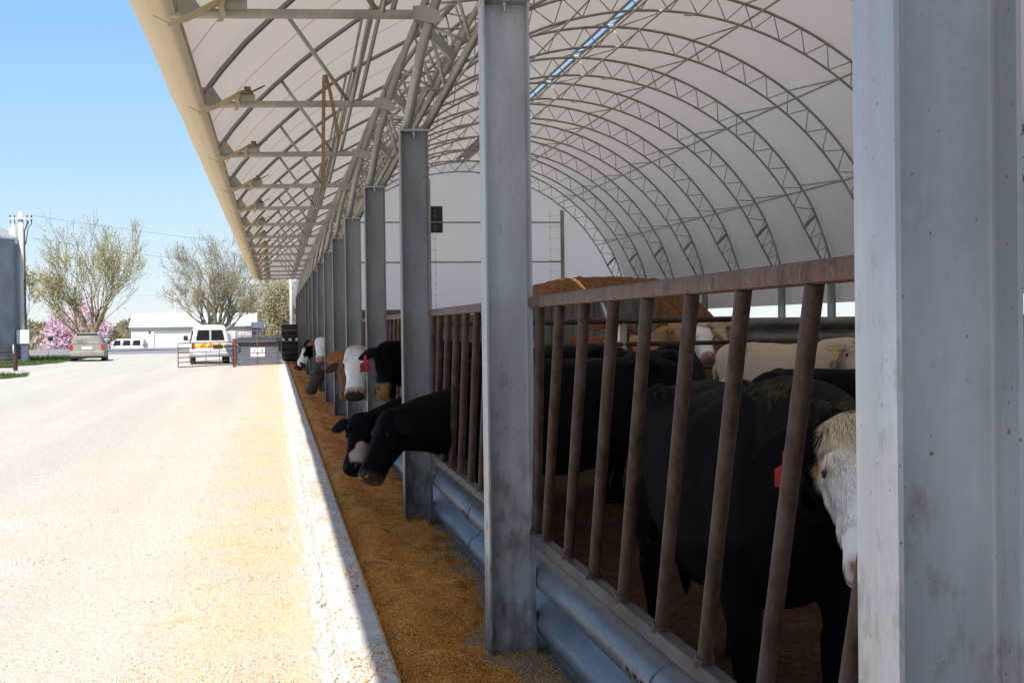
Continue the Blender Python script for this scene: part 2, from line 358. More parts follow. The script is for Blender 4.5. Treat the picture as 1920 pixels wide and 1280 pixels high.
g = grid('gravel_yard', -14, .295, -6, 106, 60, 240, gz, M['gravel']); struct(g)
mb = MB(); mb.v = [(-60,60,-.03),(-13.9,60,-.03),(-13.9,106,-.03),(-60,106,-.03)]; mb.f = [(0,1,2,3)]
mb.v += [(-13.9,-6,-.03),(-13.9,60,-.03),(-60,60,-.026),(-60,-6,-.026)]; mb.f += [(4,5,6,7)]
mb.v += [(.2,77,-.02),(40,77,-.02),(40,106,-.02),(.2,106,-.02)]; mb.f += [(8,9,10,11)]
struct(mb.build('farm_yard', M['gravel']))
mb = MB(); mb.prism([(105,-.055),(108,.07),(124,.16),(141,.09),(144,-.3)][::1] + [(144,-.6),(105,-.6)], 'x', -400, 400)
struct(mb.build('road', M['asphalt']))
mb = MB(); mb.v = [(.5,-8,0.0),(1.44,-8,0.0),(1.44,84,0.0),(.5,84,0.0)]; mb.f = [(0,1,2,3)]
M['lane'] = simple('dirty_lane_concrete', (.17,.14,.11), (.27,.235,.20), 4, .9, 0, .3, 80, .004, rand=False)
struct(mb.build('feed_lane', M['lane']))
mb = MB()
for k in range(-2, 17):
    mb.prism([(.285,-.1),(.285,.135),(.305,.152),(.52,.152),(.54,.135),(.54,-.1)], 'y', PY(k)-BAY/2+.008, PY(k)+BAY/2-.008)
M['curb'] = simple('pale_curb_concrete', (.46,.445,.42), (.62,.605,.58), 5, .9, 0, .35, 90, .004)
struct(mb.build('feed_curb', M['curb'], None, 40))
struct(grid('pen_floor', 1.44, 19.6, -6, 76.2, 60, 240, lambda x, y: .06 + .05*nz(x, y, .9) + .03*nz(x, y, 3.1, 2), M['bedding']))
mb = MB(); mb.box(1.425, 1.56, -6, 76, -.1, .10)
struct(mb.build('bunk_wall_footing', M['lane']))

# loose material, near the camera as separate grains
OCT = np.array([(1,0,0),(0,1,0),(-1,0,0),(0,-1,0),(0,0,1),(0,0,-1)], float)
OCF = np.array([(0,1,4),(1,2,4),(2,3,4),(3,0,4),(1,0,5),(2,1,5),(3,2,5),(0,3,5)])
def grains(name, P, size, m, flat=.6, jit=.35):
    n = len(P)
    V = OCT[None] * (1 + jit*(RNG.random((n,6,1))-.5)*2) + jit*.4*(RNG.random((n,6,3))-.5)
    V[:,:,2] *= flat
    a = RNG.random(n)*6.283; b = (RNG.random(n)-.5)*1.6
    ca, sa, cb, sb = np.cos(a)[:,None], np.sin(a)[:,None], np.cos(b)[:,None], np.sin(b)[:,None]
    x, y, z = V[:,:,0].copy(), V[:,:,1]*.75, V[:,:,2].copy()
    x, z = x*cb - z*sb, x*sb + z*cb
    V = np.stack([x*ca - y*sa, x*sa + y*ca, z], 2) * np.asarray(size).reshape(-1,1,1) + P[:,None,:]
    F = (OCF[None] + (np.arange(n)*6)[:,None,None]).reshape(-1,3)
    return fast_mesh(name, V.reshape(-1,3), F, m)
n = 34000
yy = 4.6 + 22*RNG.random(n)**1.9; xx = .24 - 7*RNG.random(n)**1.2*np.clip(yy/9, .35, 1)
zz = np.array([gz(a, b) for a, b in zip(xx, yy)])
ss = .006 + .012*RNG.random(n)**2.5
tag(grains('gravel_chips', np.stack([xx, yy, zz-ss*.1], 1), ss, M['stones']), 'loose pale limestone chips scattered over the gravel driveway', 'gravel', None, 'stuff')
n = 7000
yy = 4.6 + 60*RNG.random(n)**1.8; xx = .255 - np.abs(RNG.normal(0, .055, n)) + .022*np.array([nz(1, y, 1.7, 4) for y in yy])
zz = np.array([gz(a, b) for a, b in zip(xx, yy)]) + .002
ss = .007 + .022*RNG.random(n)**2.2
tag(grains('curb_rocks', np.stack([xx, yy, zz], 1), ss, M['rocks'], .7, .75), 'white broken limestone rocks heaped along the outside of the concrete curb', 'rocks', None, 'stuff')
def fz(x, y):
    a = max(0, min(1, (x-.50)/.10)); hump = math.exp(-((x-.70)/.20)**2)
    far = max(0, min(1, (y-7.5)/6))
    b = 1.20 + .14*nz(.3, y, .9, 5) + .10*nz(x*3, y, 2.6, 5) + .12*nz(x*2, y, 6, 5) + .28*far
    edge = max(0, min(1, (b-x)/.20))
    z = (.045 + .075*hump + .02*far + .05*nz(x*1.6, y, 1.5, 7) + .03*nz(x*1.3, y*.8, 3.2, 1) + .022*nz(x*1.4, y, 5, 9) + .014*nz(x, y, 11, 3)) * edge + .03*far*max(0, .5+nz(x, y, 2.3, 4)) - .012
    return z * (.35 + .65*a) if z > 0 else z
fd = grid('ground_corn_feed', .541, 1.42, -2, 76, 34, 900, fz, M['feed'])
tag(fd, 'golden ground corn feed heaped along the concrete feed lane', 'cattle feed', None, 'stuff')
n = 60000
yy = 5.9 + 9*RNG.random(n)**1.5; xx = .545 + .86*RNG.random(n)
zz = np.array([fz(a, b) for a, b in zip(xx, yy)])
bare = zz < 0.0
keep = (~bare) | (RNG.random(n) < .42)
xx, yy, zz = xx[keep], yy[keep], np.maximum(zz[keep], .002)
ss = .0035 + .0035*RNG.random(len(xx))
k1 = np.stack([xx, yy, zz+.003], 1)
n2 = 3600      # kernels spilled on the curb top and on the driveway beside it
y2 = 5.2 + 24*RNG.random(n2)**1.7; x2 = .30 + .235*RNG.random(n2); cl = np.array([nz(a*2, b, 1.3, 8) for a, b in zip(x2, y2)])
kk = (cl > .02) & (RNG.random(n2) < .75) | (RNG.random(n2) < .10); x2, y2 = x2[kk], y2[kk]
k2 = np.stack([x2, y2, np.full(len(x2), .155)], 1)
n3 = 6500
y3 = 4.8 + 20*RNG.random(n3)**1.7; x3 = .2 - .95*RNG.random(n3)**1.1
k3 = np.stack([x3, y3, np.array([gz(a, b) for a, b in zip(x3, y3)])+.003], 1)
K = np.concatenate([k1, k2, k3]); ss = np.concatenate([ss, .0052+.0045*RNG.random(len(k2)), .003+.0035*RNG.random(len(k3))])
tag(grains('corn_kernels', K, ss, M['kernels'], .55, .3), 'yellow corn kernels scattered over the feed, the curb and the gravel edge', 'corn', None, 'stuff')

# ------------------------------------------------------------------ barn
barn = empty('hoop_barn', (CX, 38, 0), 'long open-sided hoop barn with white fabric roof, steel trusses and galvanized posts', 'barn')
barn.location = (0, 0, 0)
def ibeam(t=.0105, tw=.009, fil=.014):
    d, b = POST_D, POST_B; q = []
    def arc(cx, cy, a0, a1):
        return [(cx+fil*math.cos(R(a0+(a1-a0)*k/3)), cy+fil*math.sin(R(a0+(a1-a0)*k/3))) for k in range(4)]
    h = tw/2
    q += [(0,-b/2),(t,-b/2)] + arc(t+fil, -h-fil, 180, 90) + arc(d-t-fil, -h-fil, 90, 0) + [(d-t,-b/2),(d,-b/2),(d,b/2),(d-t,b/2)]
    q += arc(d-t-fil, h+fil, 0, -90) + arc(t+fil, h+fil, -90, -180) + [(t,b/2),(0,b/2)]
    return q
mb = MB(); mb.prism(ibeam(), 'z', -.1, POST_H)
post_me = mb.mesh('post', 30); post_me.materials.append(M['galv'])
mb = MB(); mb.bbox(-.006, POST_D+.006, -POST_B/2-.006, POST_B/2+.006, POST_H+.001, POST_H+.020, .003)
cap_me = mb.mesh('cap_plate'); cap_me.materials.append(M['galv'])
mb = MB()
for yb in (0,):
    for z0, r in ((POST_H-.022, .017), (POST_H+.021, .017)): mb.tube([(POST_D/2, yb, z0), (POST_D/2, yb, z0+.02)], r, 6)
    mb.tube([(POST_D/2, yb, POST_H-.05), (POST_D/2, yb, POST_H+.05)], .009, 6)
bolt_me = mb.mesh('bolt'); bolt_me.materials.append(M['chrome'])
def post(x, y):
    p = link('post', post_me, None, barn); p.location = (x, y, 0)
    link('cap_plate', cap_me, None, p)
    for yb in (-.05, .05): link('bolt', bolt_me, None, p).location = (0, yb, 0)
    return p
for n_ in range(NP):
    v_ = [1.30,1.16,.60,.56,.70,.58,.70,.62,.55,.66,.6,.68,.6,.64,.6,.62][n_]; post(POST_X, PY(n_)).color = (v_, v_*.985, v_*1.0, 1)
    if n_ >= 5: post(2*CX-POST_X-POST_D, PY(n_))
def polar(r, deg): return (CX + r*math.cos(R(deg)), CZ + r*math.sin(R(deg)))
KA = 24.5                                   # angle of the kink brace above each foot
STEP = 20.7/4
mb = MB()
inner = [(2*CX-1.325, POST_H+.03), polar(RI, KA)] + [polar(RI, KA+a) for a in np.linspace(1.5, 180-2*KA-1.5, 70)] + [polar(RI, 180-KA), (1.325, POST_H+.03)]
of = [(2*CX-x, z) for x, z in ((1.165, POST_H+.03),(1.30,4.17),(1.44,4.62),(1.63,5.17))]
outer = of + [polar(RO, a) for a in np.linspace(27.2, 152.8, 60)] + [(2*CX-x, z) for x, z in of[::-1]]
mb.tube([(x, 0, z) for x, z in inner], .037, 8); mb.tube([(x, 0, z) for x, z in outer], .044, 8)
chord_me = mb.mesh('chord', True); chord_me.materials.append(M['galv_tube'])
mb = MB()
a = KA; k = 0; pin = polar(RI, KA)
nodes = [KA + STEP*i*.5 for i in range(int((180-2*KA)/STEP*2)+2)]
nodes = np.linspace(KA, 180-KA, 51)
for i in range(50):
    p, q = polar(RI if i % 2 == 0 else RO, nodes[i]), polar(RI if i % 2 else RO, nodes[i+1])
    mb.tube([(p[0],0,p[1]), (q[0],0,q[1])], .0165, 6)
for sgn in (0, 1):
    def mx(x): return 2*CX-x if sgn else x
    ip = [Vector((2*CX-1.325, POST_H+.03)).lerp(Vector(polar(RI, KA)), t) for t in (.22,.48,.74)]
    op = [(2*CX-x, z) for x, z in ((1.235,3.85),(1.375,4.4),(1.55,4.95),(1.72,5.4))]
    z = [op[0], ip[0], op[1], ip[1], op[2], ip[2], op[3]]
    for p, q in zip(z[:-1], z[1:]): mb.tube([(mx(p[0]),0,p[1]), (mx(q[0]),0,q[1])], .0165, 6)
web_me = mb.mesh('web', True); web_me.materials.append(M['galv_tube'])
kinks = []
for sgn in (0, 1):
    mb = MB(); p, q = Vector(polar(RI, KA)), Vector(polar(RO, KA+1.4)); d = (q-p).normalized(); nn = Vector((-d.y, d.x))*.05
    pr = [p+nn, q+nn, q-nn, p-nn]
    if sgn: pr = [Vector((2*CX-v.x, v.y)) for v in pr]
    mb.prism([(v.x, v.y) for v in pr], 'y', -.06, .06)
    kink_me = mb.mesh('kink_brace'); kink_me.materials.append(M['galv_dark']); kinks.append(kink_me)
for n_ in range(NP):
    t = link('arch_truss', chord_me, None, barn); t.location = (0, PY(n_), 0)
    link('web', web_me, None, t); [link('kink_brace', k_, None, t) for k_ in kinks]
# purlins: one tube along the inner chord and a slanting tube in every bay up to the next outer chord
for ang in (33.0, 53.5, 74.4, 88.9, 94.0, 106.0, 127.0, 147.0):
    mb = MB(); x, z = polar(RI-.05, ang); xo, zo = polar(RO-.02, ang)
    mb.tube([(x, PY(0), z), (x, PY(NP-1), z)], .029, 6)
    for n_ in range(NP-1): mb.tube([(x, PY(n_)+.05, z+.02), (xo, PY(n_+1)-.05, zo)], .024, 6)
    mb.build('purlin', M['galv_tube'], barn, True)
# eave frames
RAFT = [(-.84,4.545),(-.60,4.87),(-.3,5.22),(.05,5.56),(.45,5.92),(.85,6.24),(1.3,6.57),(1.9,6.93),(2.5,7.25),(2.98,7.50)]
def rafter_at(x):
    for (a0,b0),(a1,b1) in zip(RAFT[:-1], RAFT[1:]):
        if a0 <= x <= a1: return b0+(b1-b0)*(x-a0)/(a1-a0)
mb = MB(); mb.tube([(-.86,0,4.455),(1.34,0,4.50)], .043, 10); strut_me = mb.mesh('strut', 40); strut_me.materials.append(M['galv_tube'])
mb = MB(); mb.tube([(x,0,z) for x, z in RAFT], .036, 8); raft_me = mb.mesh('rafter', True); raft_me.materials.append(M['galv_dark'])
mb = MB()
brace_mes = []
for p_, q_, r_ in (((.14,.02,rafter_at(.14)),(.93,.02,4.51),.026), ((1.05,.02,4.50),(1.60,.02,rafter_at(1.6)),.026), ((.96,-.045,4.50),(1.42,-.03,rafter_at(1.42)),.022)):
    mb = MB(); mb.tube([p_, q_], r_, 8); me = mb.mesh('brace', True); me.materials.append(M['galv_tube']); brace_mes.append(me)
mb = MB(); mb.prism([(1.22,4.45),(1.23,4.56),(1.34,4.57),(1.45,4.525),(1.50,4.45),(1.43,4.405),(1.34,4.43)], 'y', -.062, -.049)
brk_b = MB(); brk_b.prism([(-.86,4.46),(-.84,4.66),(-.70,4.66),(-.56,4.46)], 'y', -.03, .03)
brk_me = brk_b.mesh('eave_bracket'); brk_me.materials.append(M['galv_tube'])
plate_me = mb.mesh('gusset_plate'); plate_me.materials.append(M['galv_tube'])
mb = MB()     # strap from the strut back down to the eave lip, with a loose tail
for dy in (0,):
    pts = [(-.36,-.055,4.60),(-.52,-.075,4.50),(-.70,-.10,4.40),(-.86,-.13,4.33)]
    wd = [.034,.046,.040,.016]
    rg = [[(x, y-w_, z+.6*w_), (x, y+w_, z-.6*w_), (x+.006, y+w_, z-.6*w_+.004), (x+.006, y-w_, z+.6*w_+.004)] for (x,y,z), w_ in zip(pts, wd)]
    mb.loft(rg)
    pts = [(-.40,-.065,4.575),(-.42,-.085,4.50),(-.40,-.10,4.43),(-.43,-.10,4.37)]
    mb.loft([[(x-.025,y,z),(x+.025,y,z+.008),(x+.025,y+.004,z+.008),(x-.025,y+.004,z)] for x,y,z in pts])
    mb.tube([(-.84,-.12,4.34),(-.98,-.16,4.40)], .006, 5)
strap_me = mb.mesh('ratchet_strap'); strap_me.materials.append(M['strap'])
mb = MB(); mb.bbox(-.37,-.22,-.09,-.02,4.585,4.625,.006); mb.bbox(-.33,-.25,-.10,-.01,4.62,4.67,.008); mb.tube([(-.30,-.12,4.64),(-.30,.01,4.64)], .022, 8)
mb.tube([(-.22,-.09,4.62),(-.14,-.09,4.66),(-.08,-.06,4.69),(-.08,-.04,4.69),(-.14,-.02,4.66),(-.22,-.02,4.62)], .006, 5)
rbm = MB(); rbm.bbox(-.40,-.20,-.03,.03,4.49,4.585,.004); rb_me = rbm.mesh('ratchet_bracket'); rb_me.materials.append(M['galv_tube'])
rat_me = mb.mesh('ratchet'); rat_me.materials.append(M['ratchet'])
for n_ in range(0, NP):
    f = link('eave_strut', strut_me, None, barn); f.location = (0, PY(n_), 0)
    link('rafter', raft_me, None, f); [link('brace', b_, None, f) for b_ in brace_mes]; link('gusset_plate', plate_me, None, f); link('eave_bracket', brk_me, None, f)
    s_ = link('ratchet_strap', strap_me, None, f); s_.location = (0, random.uniform(-.02,.02), 0); r_ = link('ratchet', rat_me, None, f); link('ratchet_bracket', rb_me, None, f)
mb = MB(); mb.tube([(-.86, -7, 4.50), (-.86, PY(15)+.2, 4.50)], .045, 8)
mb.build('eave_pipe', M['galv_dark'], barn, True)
for n_ in range(0, NP-1):     # thin lacing wires under the roof cloth half way along each bay
    mb = MB(); mb.tube([(x+.0, PY(n_)+BAY*.52, z+.03) for x, z in RAFT], .004, 4); mb.build('lacing_wire', M['galv_tube'], barn)
# roof covers, gently pulled in between the trusses
def cover(name, prof, y0, y1, ny, m, sag=.05):
    vs = []; nn = len(prof)
    for j in range(ny):
        y = y0 + (y1-y0)*j/(ny-1); ph = (y-PY(0))/BAY; s_ = sag*math.sin(math.pi*(ph % 1))**2
        for i, (x, z) in enumerate(prof):
            d = Vector((CX-x, CZ-z)).normalized()*s_ * min(1, i/3, (nn-1-i)/3)
            vs.append((x+d.x, y, z+d.y))
    mb = MB(); mb.v = vs; mb.f = [(j*nn+i, j*nn+i+1, (j+1)*nn+i+1, (j+1)*nn+i) for j in range(ny-1) for i in range(nn-1)]
    return mb.build(name, m, barn, True)
Y0C, Y1C = PY(-3), PY(15)+.35
off = [(x-.05, z+.07) for x, z in RAFT]
arcL = [polar(RC, a) for a in np.linspace(139.0, 91.0, 36)]
cover('roof_cover', off + arcL, Y0C, Y1C, 18*12+1, M['cover'])
cover('roof_cover', [polar(RC, a) for a in np.linspace(89.64, 12.5, 46)] + [(19.72, 3.0), (19.72, 2.45)], Y0C, Y1C, 18*12+1, M['cover'])
# eave lip: cloth wrapped round the eave pipe and laced back under it
nn = 18*6+1; vs = []; prof = [(-.885,4.62),(-1.10,4.635),(-1.195,4.60),(-1.195,4.565),(-1.11,4.50),(-1.0,4.425),(-.90,4.432),(-.80,4.445),(-.79,4.52)]
for j in range(nn):
    y = Y0C + (Y1C-Y0C)*j/(nn-1); wv = .010*nz(0, y, .5, 2) + .006*nz(3, y, 1.6, 2); sc_ = .010*math.sin(math.pi*((y-PY(0))/BAY % 1))
    for i, (x, z) in enumerate(prof): vs.append((x + (wv+sc_)*(1 if 0 < i < 6 else .3), y, z + .4*wv))
mb = MB(); m_ = len(prof); mb.v = vs; mb.f = [(j*m_+i, j*m_+(i+1) % m_, (j+1)*m_+(i+1) % m_, (j+1)*m_+i) for j in range(nn-1) for i in range(m_)]
mb.build('eave_lip', M['lip'], barn, 12)
# ridge vent edges and white clips
for x in (10.13, 10.40):
    mb = MB(); mb.tube([(x, Y0C, 11.0), (x, Y1C, 11.0)], .05, 8); mb.build('ridge_edge', M['galv_tube'], barn, True)
for n_ in range(NP):
    mb = MB(); mb.bbox(10.12, 10.41, PY(n_)-.05, PY(n_)+.05, 10.93, 10.96, .01); mb.build('ridge_bar', M['white_paint'], barn)
    mb = MB(); mb.bbox(11.15, 11.42, PY(n_)-.06, PY(n_)+.06, 10.18, 10.21, .008); mb.build('ridge_clip', M['white_paint'], barn)
mb = MB(); mb.prism([(9.9,11.06),(10.29,11.12),(10.68,11.06),(10.68,11.05),(10.29,11.11),(9.9,11.05)], 'y', 67.0, Y1C); mb.build('ridge_cap', M['cover'], barn)
# end wall of fabric, with its frame and a window
YE = PY(15) + .25
ring = [(CX + RC*math.cos(R(a)), CZ + RC*math.sin(R(a))) for a in np.linspace(12.5, 167.5, 60)]
ring = [(2*CX-1.2, 2.45)] + [p for p in ring if p[1] > 3.3] + [(1.2, 2.45)]
mb = MB(); mb.prism(ring, 'y', YE, YE+.01)
mb.build('end_wall', M['wall_fabric'], barn)
mb = MB(); mb.prism([(-.86,4.5)] + [(x, z+.03) for x, z in RAFT] + [(1.75,5.6),(1.2,4.5)], 'y', Y1C-.30, Y1C-.29); mb.build('eave_end_panel', M['wall_fabric'], barn)
for z in (5.33, 7.52):
    mb = MB(); mb.tube([(1.6 if z < 6 else 4.0, YE-.12, z), (15.8, YE-.12, z)], .045, 6); mb.build('girt', M['galv_tube'], barn)
for a_, b_, c_ in ((15.78, 15.98, 8.2), (8.36, 8.50, 9.9)):
    mb = MB(); mb.box(a_, b_, YE-.2, YE-.08, 2.4, c_); mb.build('end_column', M['galv_tube'], barn)
for x in (8.75, 15.2):
    mb = MB(); mb.tube([(x, YE-.1, 2.5), (x, YE-.1, 8.3)], .006, 5)
    for k in range(9): mb.tube([(x, YE-.11, 2.9+k*.62), (x+ (.55 if x > 9 else -.3), YE-.13, 2.95+k*.62)], .005, 5); mb.bbox(x-.03, x+.03, YE-.14, YE-.08, 2.86+k*.62, 2.93+k*.62, .01)
    mb.build('wall_lacing', M['galv_tube'], barn)
mb = MB(); mb.bbox(8.52, 9.18, YE-.06, YE-.02, 6.95, 8.42, .02); wn = mb.build('window_pane', M['glass'], barn)
mb = MB(); mb.box(1.2, 10.6, YE-.4, YE-.15, -.1, 2.74); mb.box(10.6, 19.6, YE-.4, YE-.15, -.1, 2.44)
mb.build('end_wall_base', M['dark_concrete'], barn)

# ------------------------------------------------------------------ feed rail panels and guardrails between the posts
XT = 1.347
def rail_panel(i, first=None, label=None):
    y0, y1 = PY(i)+POST_B/2+.005, PY(i+1)-POST_B/2-.005
    if first:
        c = copy_tree(first, None, (XT, PY(i), 0)); c['label'] = label; return c
    p = empty('feed_rail_panel', (XT, PY(i), 0), label, 'cattle railing', 'rail panels between the barn posts')
    a, b = POST_B/2+.006, BAY-POST_B/2-.006
    mb = MB(); mb.bbox(-.030, .030, a, b, 1.836, 1.897, .016); mb.build('top_rail', M['rust_rail'], p, 40)
    mb = MB(); mb.bbox(-.028, .028, a, b, .588, .650, .006); mb.build('bottom_rail', M['rail_low'], p)
    for k in range(9):
        mb = MB(); yb = BAY-.30-.527*k + random.uniform(-.012,.012); zb = .646; sl_ = .42
        if yb + sl_ > b: sl_ = b - .03 - yb; 
        mb.tube([(0, yb, 1.84), (0, yb+sl_, zb)], .0258, 14)
        mb.tube([(0, yb+sl_-.010, zb+.03), (0, yb+sl_+.001, zb)], [.031, .038], 10)
        mb.build('bar', M['rust'], p, 40)
    return p
ords = ['nearest', 'second nearest', 'third nearest', 'fourth nearest', 'fifth nearest', 'sixth nearest', 'seventh nearest', 'eighth nearest', 'ninth nearest', 'tenth nearest', 'eleventh nearest', 'twelfth nearest', 'thirteenth nearest', 'fourteenth nearest', 'farthest']
def panel_label(i):
    if i == 0: return 'large rusty vertical-bar rail panel in front of the white-faced black cow'
    if i == 1: return 'rusty rail panel through which the lowered black cow feeds, beyond the tall front post'
    return 'rusty vertical-bar feed rail panel between posts, %s panel of the barn side' % ords[i]
P0 = rail_panel(0, None, panel_label(0))
for i in range(1, 15): rail_panel(i, P0, panel_label(i))
# W-beam guardrail
WB = [(0,.145),(.0,.150),(-.03,.148),(-.062,.128),(-.075,.100),(-.075,.075),(-.062,.050),(-.022,.022),(-.005,.0),(-.022,-.022),(-.062,-.050),(-.075,-.075),(-.075,-.100),(-.062,-.128),(-.03,-.148),(0,-.150)]
def wprofile(s=1.32):
    a = [(x*s, z*s) for x, z in WB]; b = [(x*s+.006, z*s) for x, z in WB][::-1]
    return a + b
def guard_label(i):
    if i == 0: return 'blue-grey corrugated guardrail beam with slotted splice under the nearest rail panel'
    if i == 1: return 'corrugated guardrail beam with splice holes under the second rail panel, behind the tall front post'
    return 'grey corrugated guardrail beam along the feed lane, under the %s rail panel' % ords[i]
def guardrail(i, first=None):
    if first:
        c = copy_tree(first, None, (1.45, PY(i), .272)); c['label'] = guard_label(i); return c
    p = empty('guardrail_beam', (1.45, PY(i), .272), guard_label(i), 'guardrail', 'guardrail beams along the feed lane')
    mb = MB(); mb.prism(wprofile(), 'y', .003, BAY-.003); mb.build('beam', M['guard'], p, 50)
    mb = MB(); mb.prism([(x-.007, z) for x, z in wprofile()], 'y', 2.55, 2.93); nf = len(mb.f)
    for yy_ in (2.63, 2.74, 2.85):
        for z in (.128, -.068): 
            mb.box(-.1085, -.1045, yy_-.024, yy_+.024, (.118 if z > 0 else -.112)-.009, (.118 if z > 0 else -.112)+.009)
        mb.box(-.1078, -.1045, yy_-.060, yy_-.032, .098, .111)
    so_ = mb.build('splice', M['guard'], p, 50); so_.data.materials.append(M['ink'])
    for pl in so_.data.polygons:
        if pl.index >= nf: pl.material_index = 1
    return p
G0 = guardrail(0)
for i in range(1, 15): guardrail(i, G0)

# ------------------------------------------------------------------ inside the barn
f = empty('pen_fence', (1.6, 21, 0), 'rusty pipe cross fence inside the pen, in front of the tan cattle', 'fence')
for z in (1.80, 1.435, 1.05, .65):
    mb = MB(); mb.tube([(-.1,0,z-.012),(5.52,0,z+.015)], .045 if z > 1.7 else .036, 8); mb.build('rail', M['rust'], f, True)
for x in (-.1, 1.9, 3.75, 5.6):
    mb = MB(); mb.tube([(x,.02,-.1),(x,.02,1.83)], .055, 10); mb.build('fence_post', M['galv_dark'], f, True)
q = empty('pen_guardrail_wall', (7.25, 21, 0), 'brown stained corrugated guardrail wall across the pen, right of the pipe fence', 'guardrail wall')
s_ = N('stained_guardrail'); s_c = s_.coord(True, (.6,1,1)); s_.setc(s_.ramp(s_.noise(4, s_c, 7, .7), [(.35,(.09,.075,.055)),(.6,(.22,.20,.165)),(.75,(.34,.32,.28))])); s_.p(rough=.7, metal=.2)
for z in (1.63, 1.20, .77, .36):
    mb = MB(); mb.prism([(x*1.5, zz+z) for x, zz in wprofile(1.36)], 'x', 0, 12.0)
    # profile runs along X, bulging to -Y
    mb.build('beam', s_.m, q, 50)
for x in (.1, 2.4, 4.8, 7.2, 9.6, 11.8):
    mb = MB(); mb.box(x-.05, x+.05, .02, .14, -.1, 1.8); mb.build('fence_post', M['galv_dark'], q)
mb = MB()
for k in range(7): mb.bbox(9.4+k*.9, 10.28+k*.9, 55.9, 56.2, -.1, 2.83, .02)
tag(mb.build('concrete_bunker_wall', M['dark_concrete']), 'dark grey concrete panel wall below the brown bedding heap', 'concrete wall')
def pz(x, y):
    u = (x-14.55)/5.15; v = (y-61.5)/5.2
    e = max(0, 1-abs(u)**3.2) * max(0, 1-abs(v)**3.4)
    return 4.05*e**.55 + .14*nz(x, y, .55, 1)*min(1, e*4) + .09*nz(x, y, 1.7, 2)*min(1, e*4) + .05*nz(x, y, 4.5, 2)*min(1, e*4) - .15
tag(grid('bedding_heap', 9.5, 19.3, 56.22, 66.6, 130, 110, pz, M['pile']), 'large heap of brown bedding at the far end of the barn with a sunlit streak', 'bedding heap')

# ------------------------------------------------------------------ cattle
def ringpts(c, ax, ay, a, b, n=14, ex=2.3):
    o = []
    for k in range(n):
        t = 2*math.pi*k/n; ct, st = math.cos(t), math.sin(t)
        o.append(c + ax*(a*math.copysign(abs(ct)**(2/ex), ct)) + ay*(b*math.copysign(abs(st)**(2/ex), st)))
    return o
BLACK = (.0045,.0042,.005); WHITE = (.84,.81,.77); CREAM = (.52,.40,.29); TAN = (.36,.19,.09); REDB = (.17,.06,.028); GREYB = (.085,.062,.055); PINK = (.50,.28,.25); BUFF = (.78,.63,.43); ORANGE = (.26,.10,.035)
def mixc(a, b, t): t = max(0, min(1, t)); return tuple(x+(y-x)*t for x, y in zip(a, b))
def smooth(a, b, x): t = max(0, min(1, (x-a)/(b-a))); return t*t*(3-2*t)

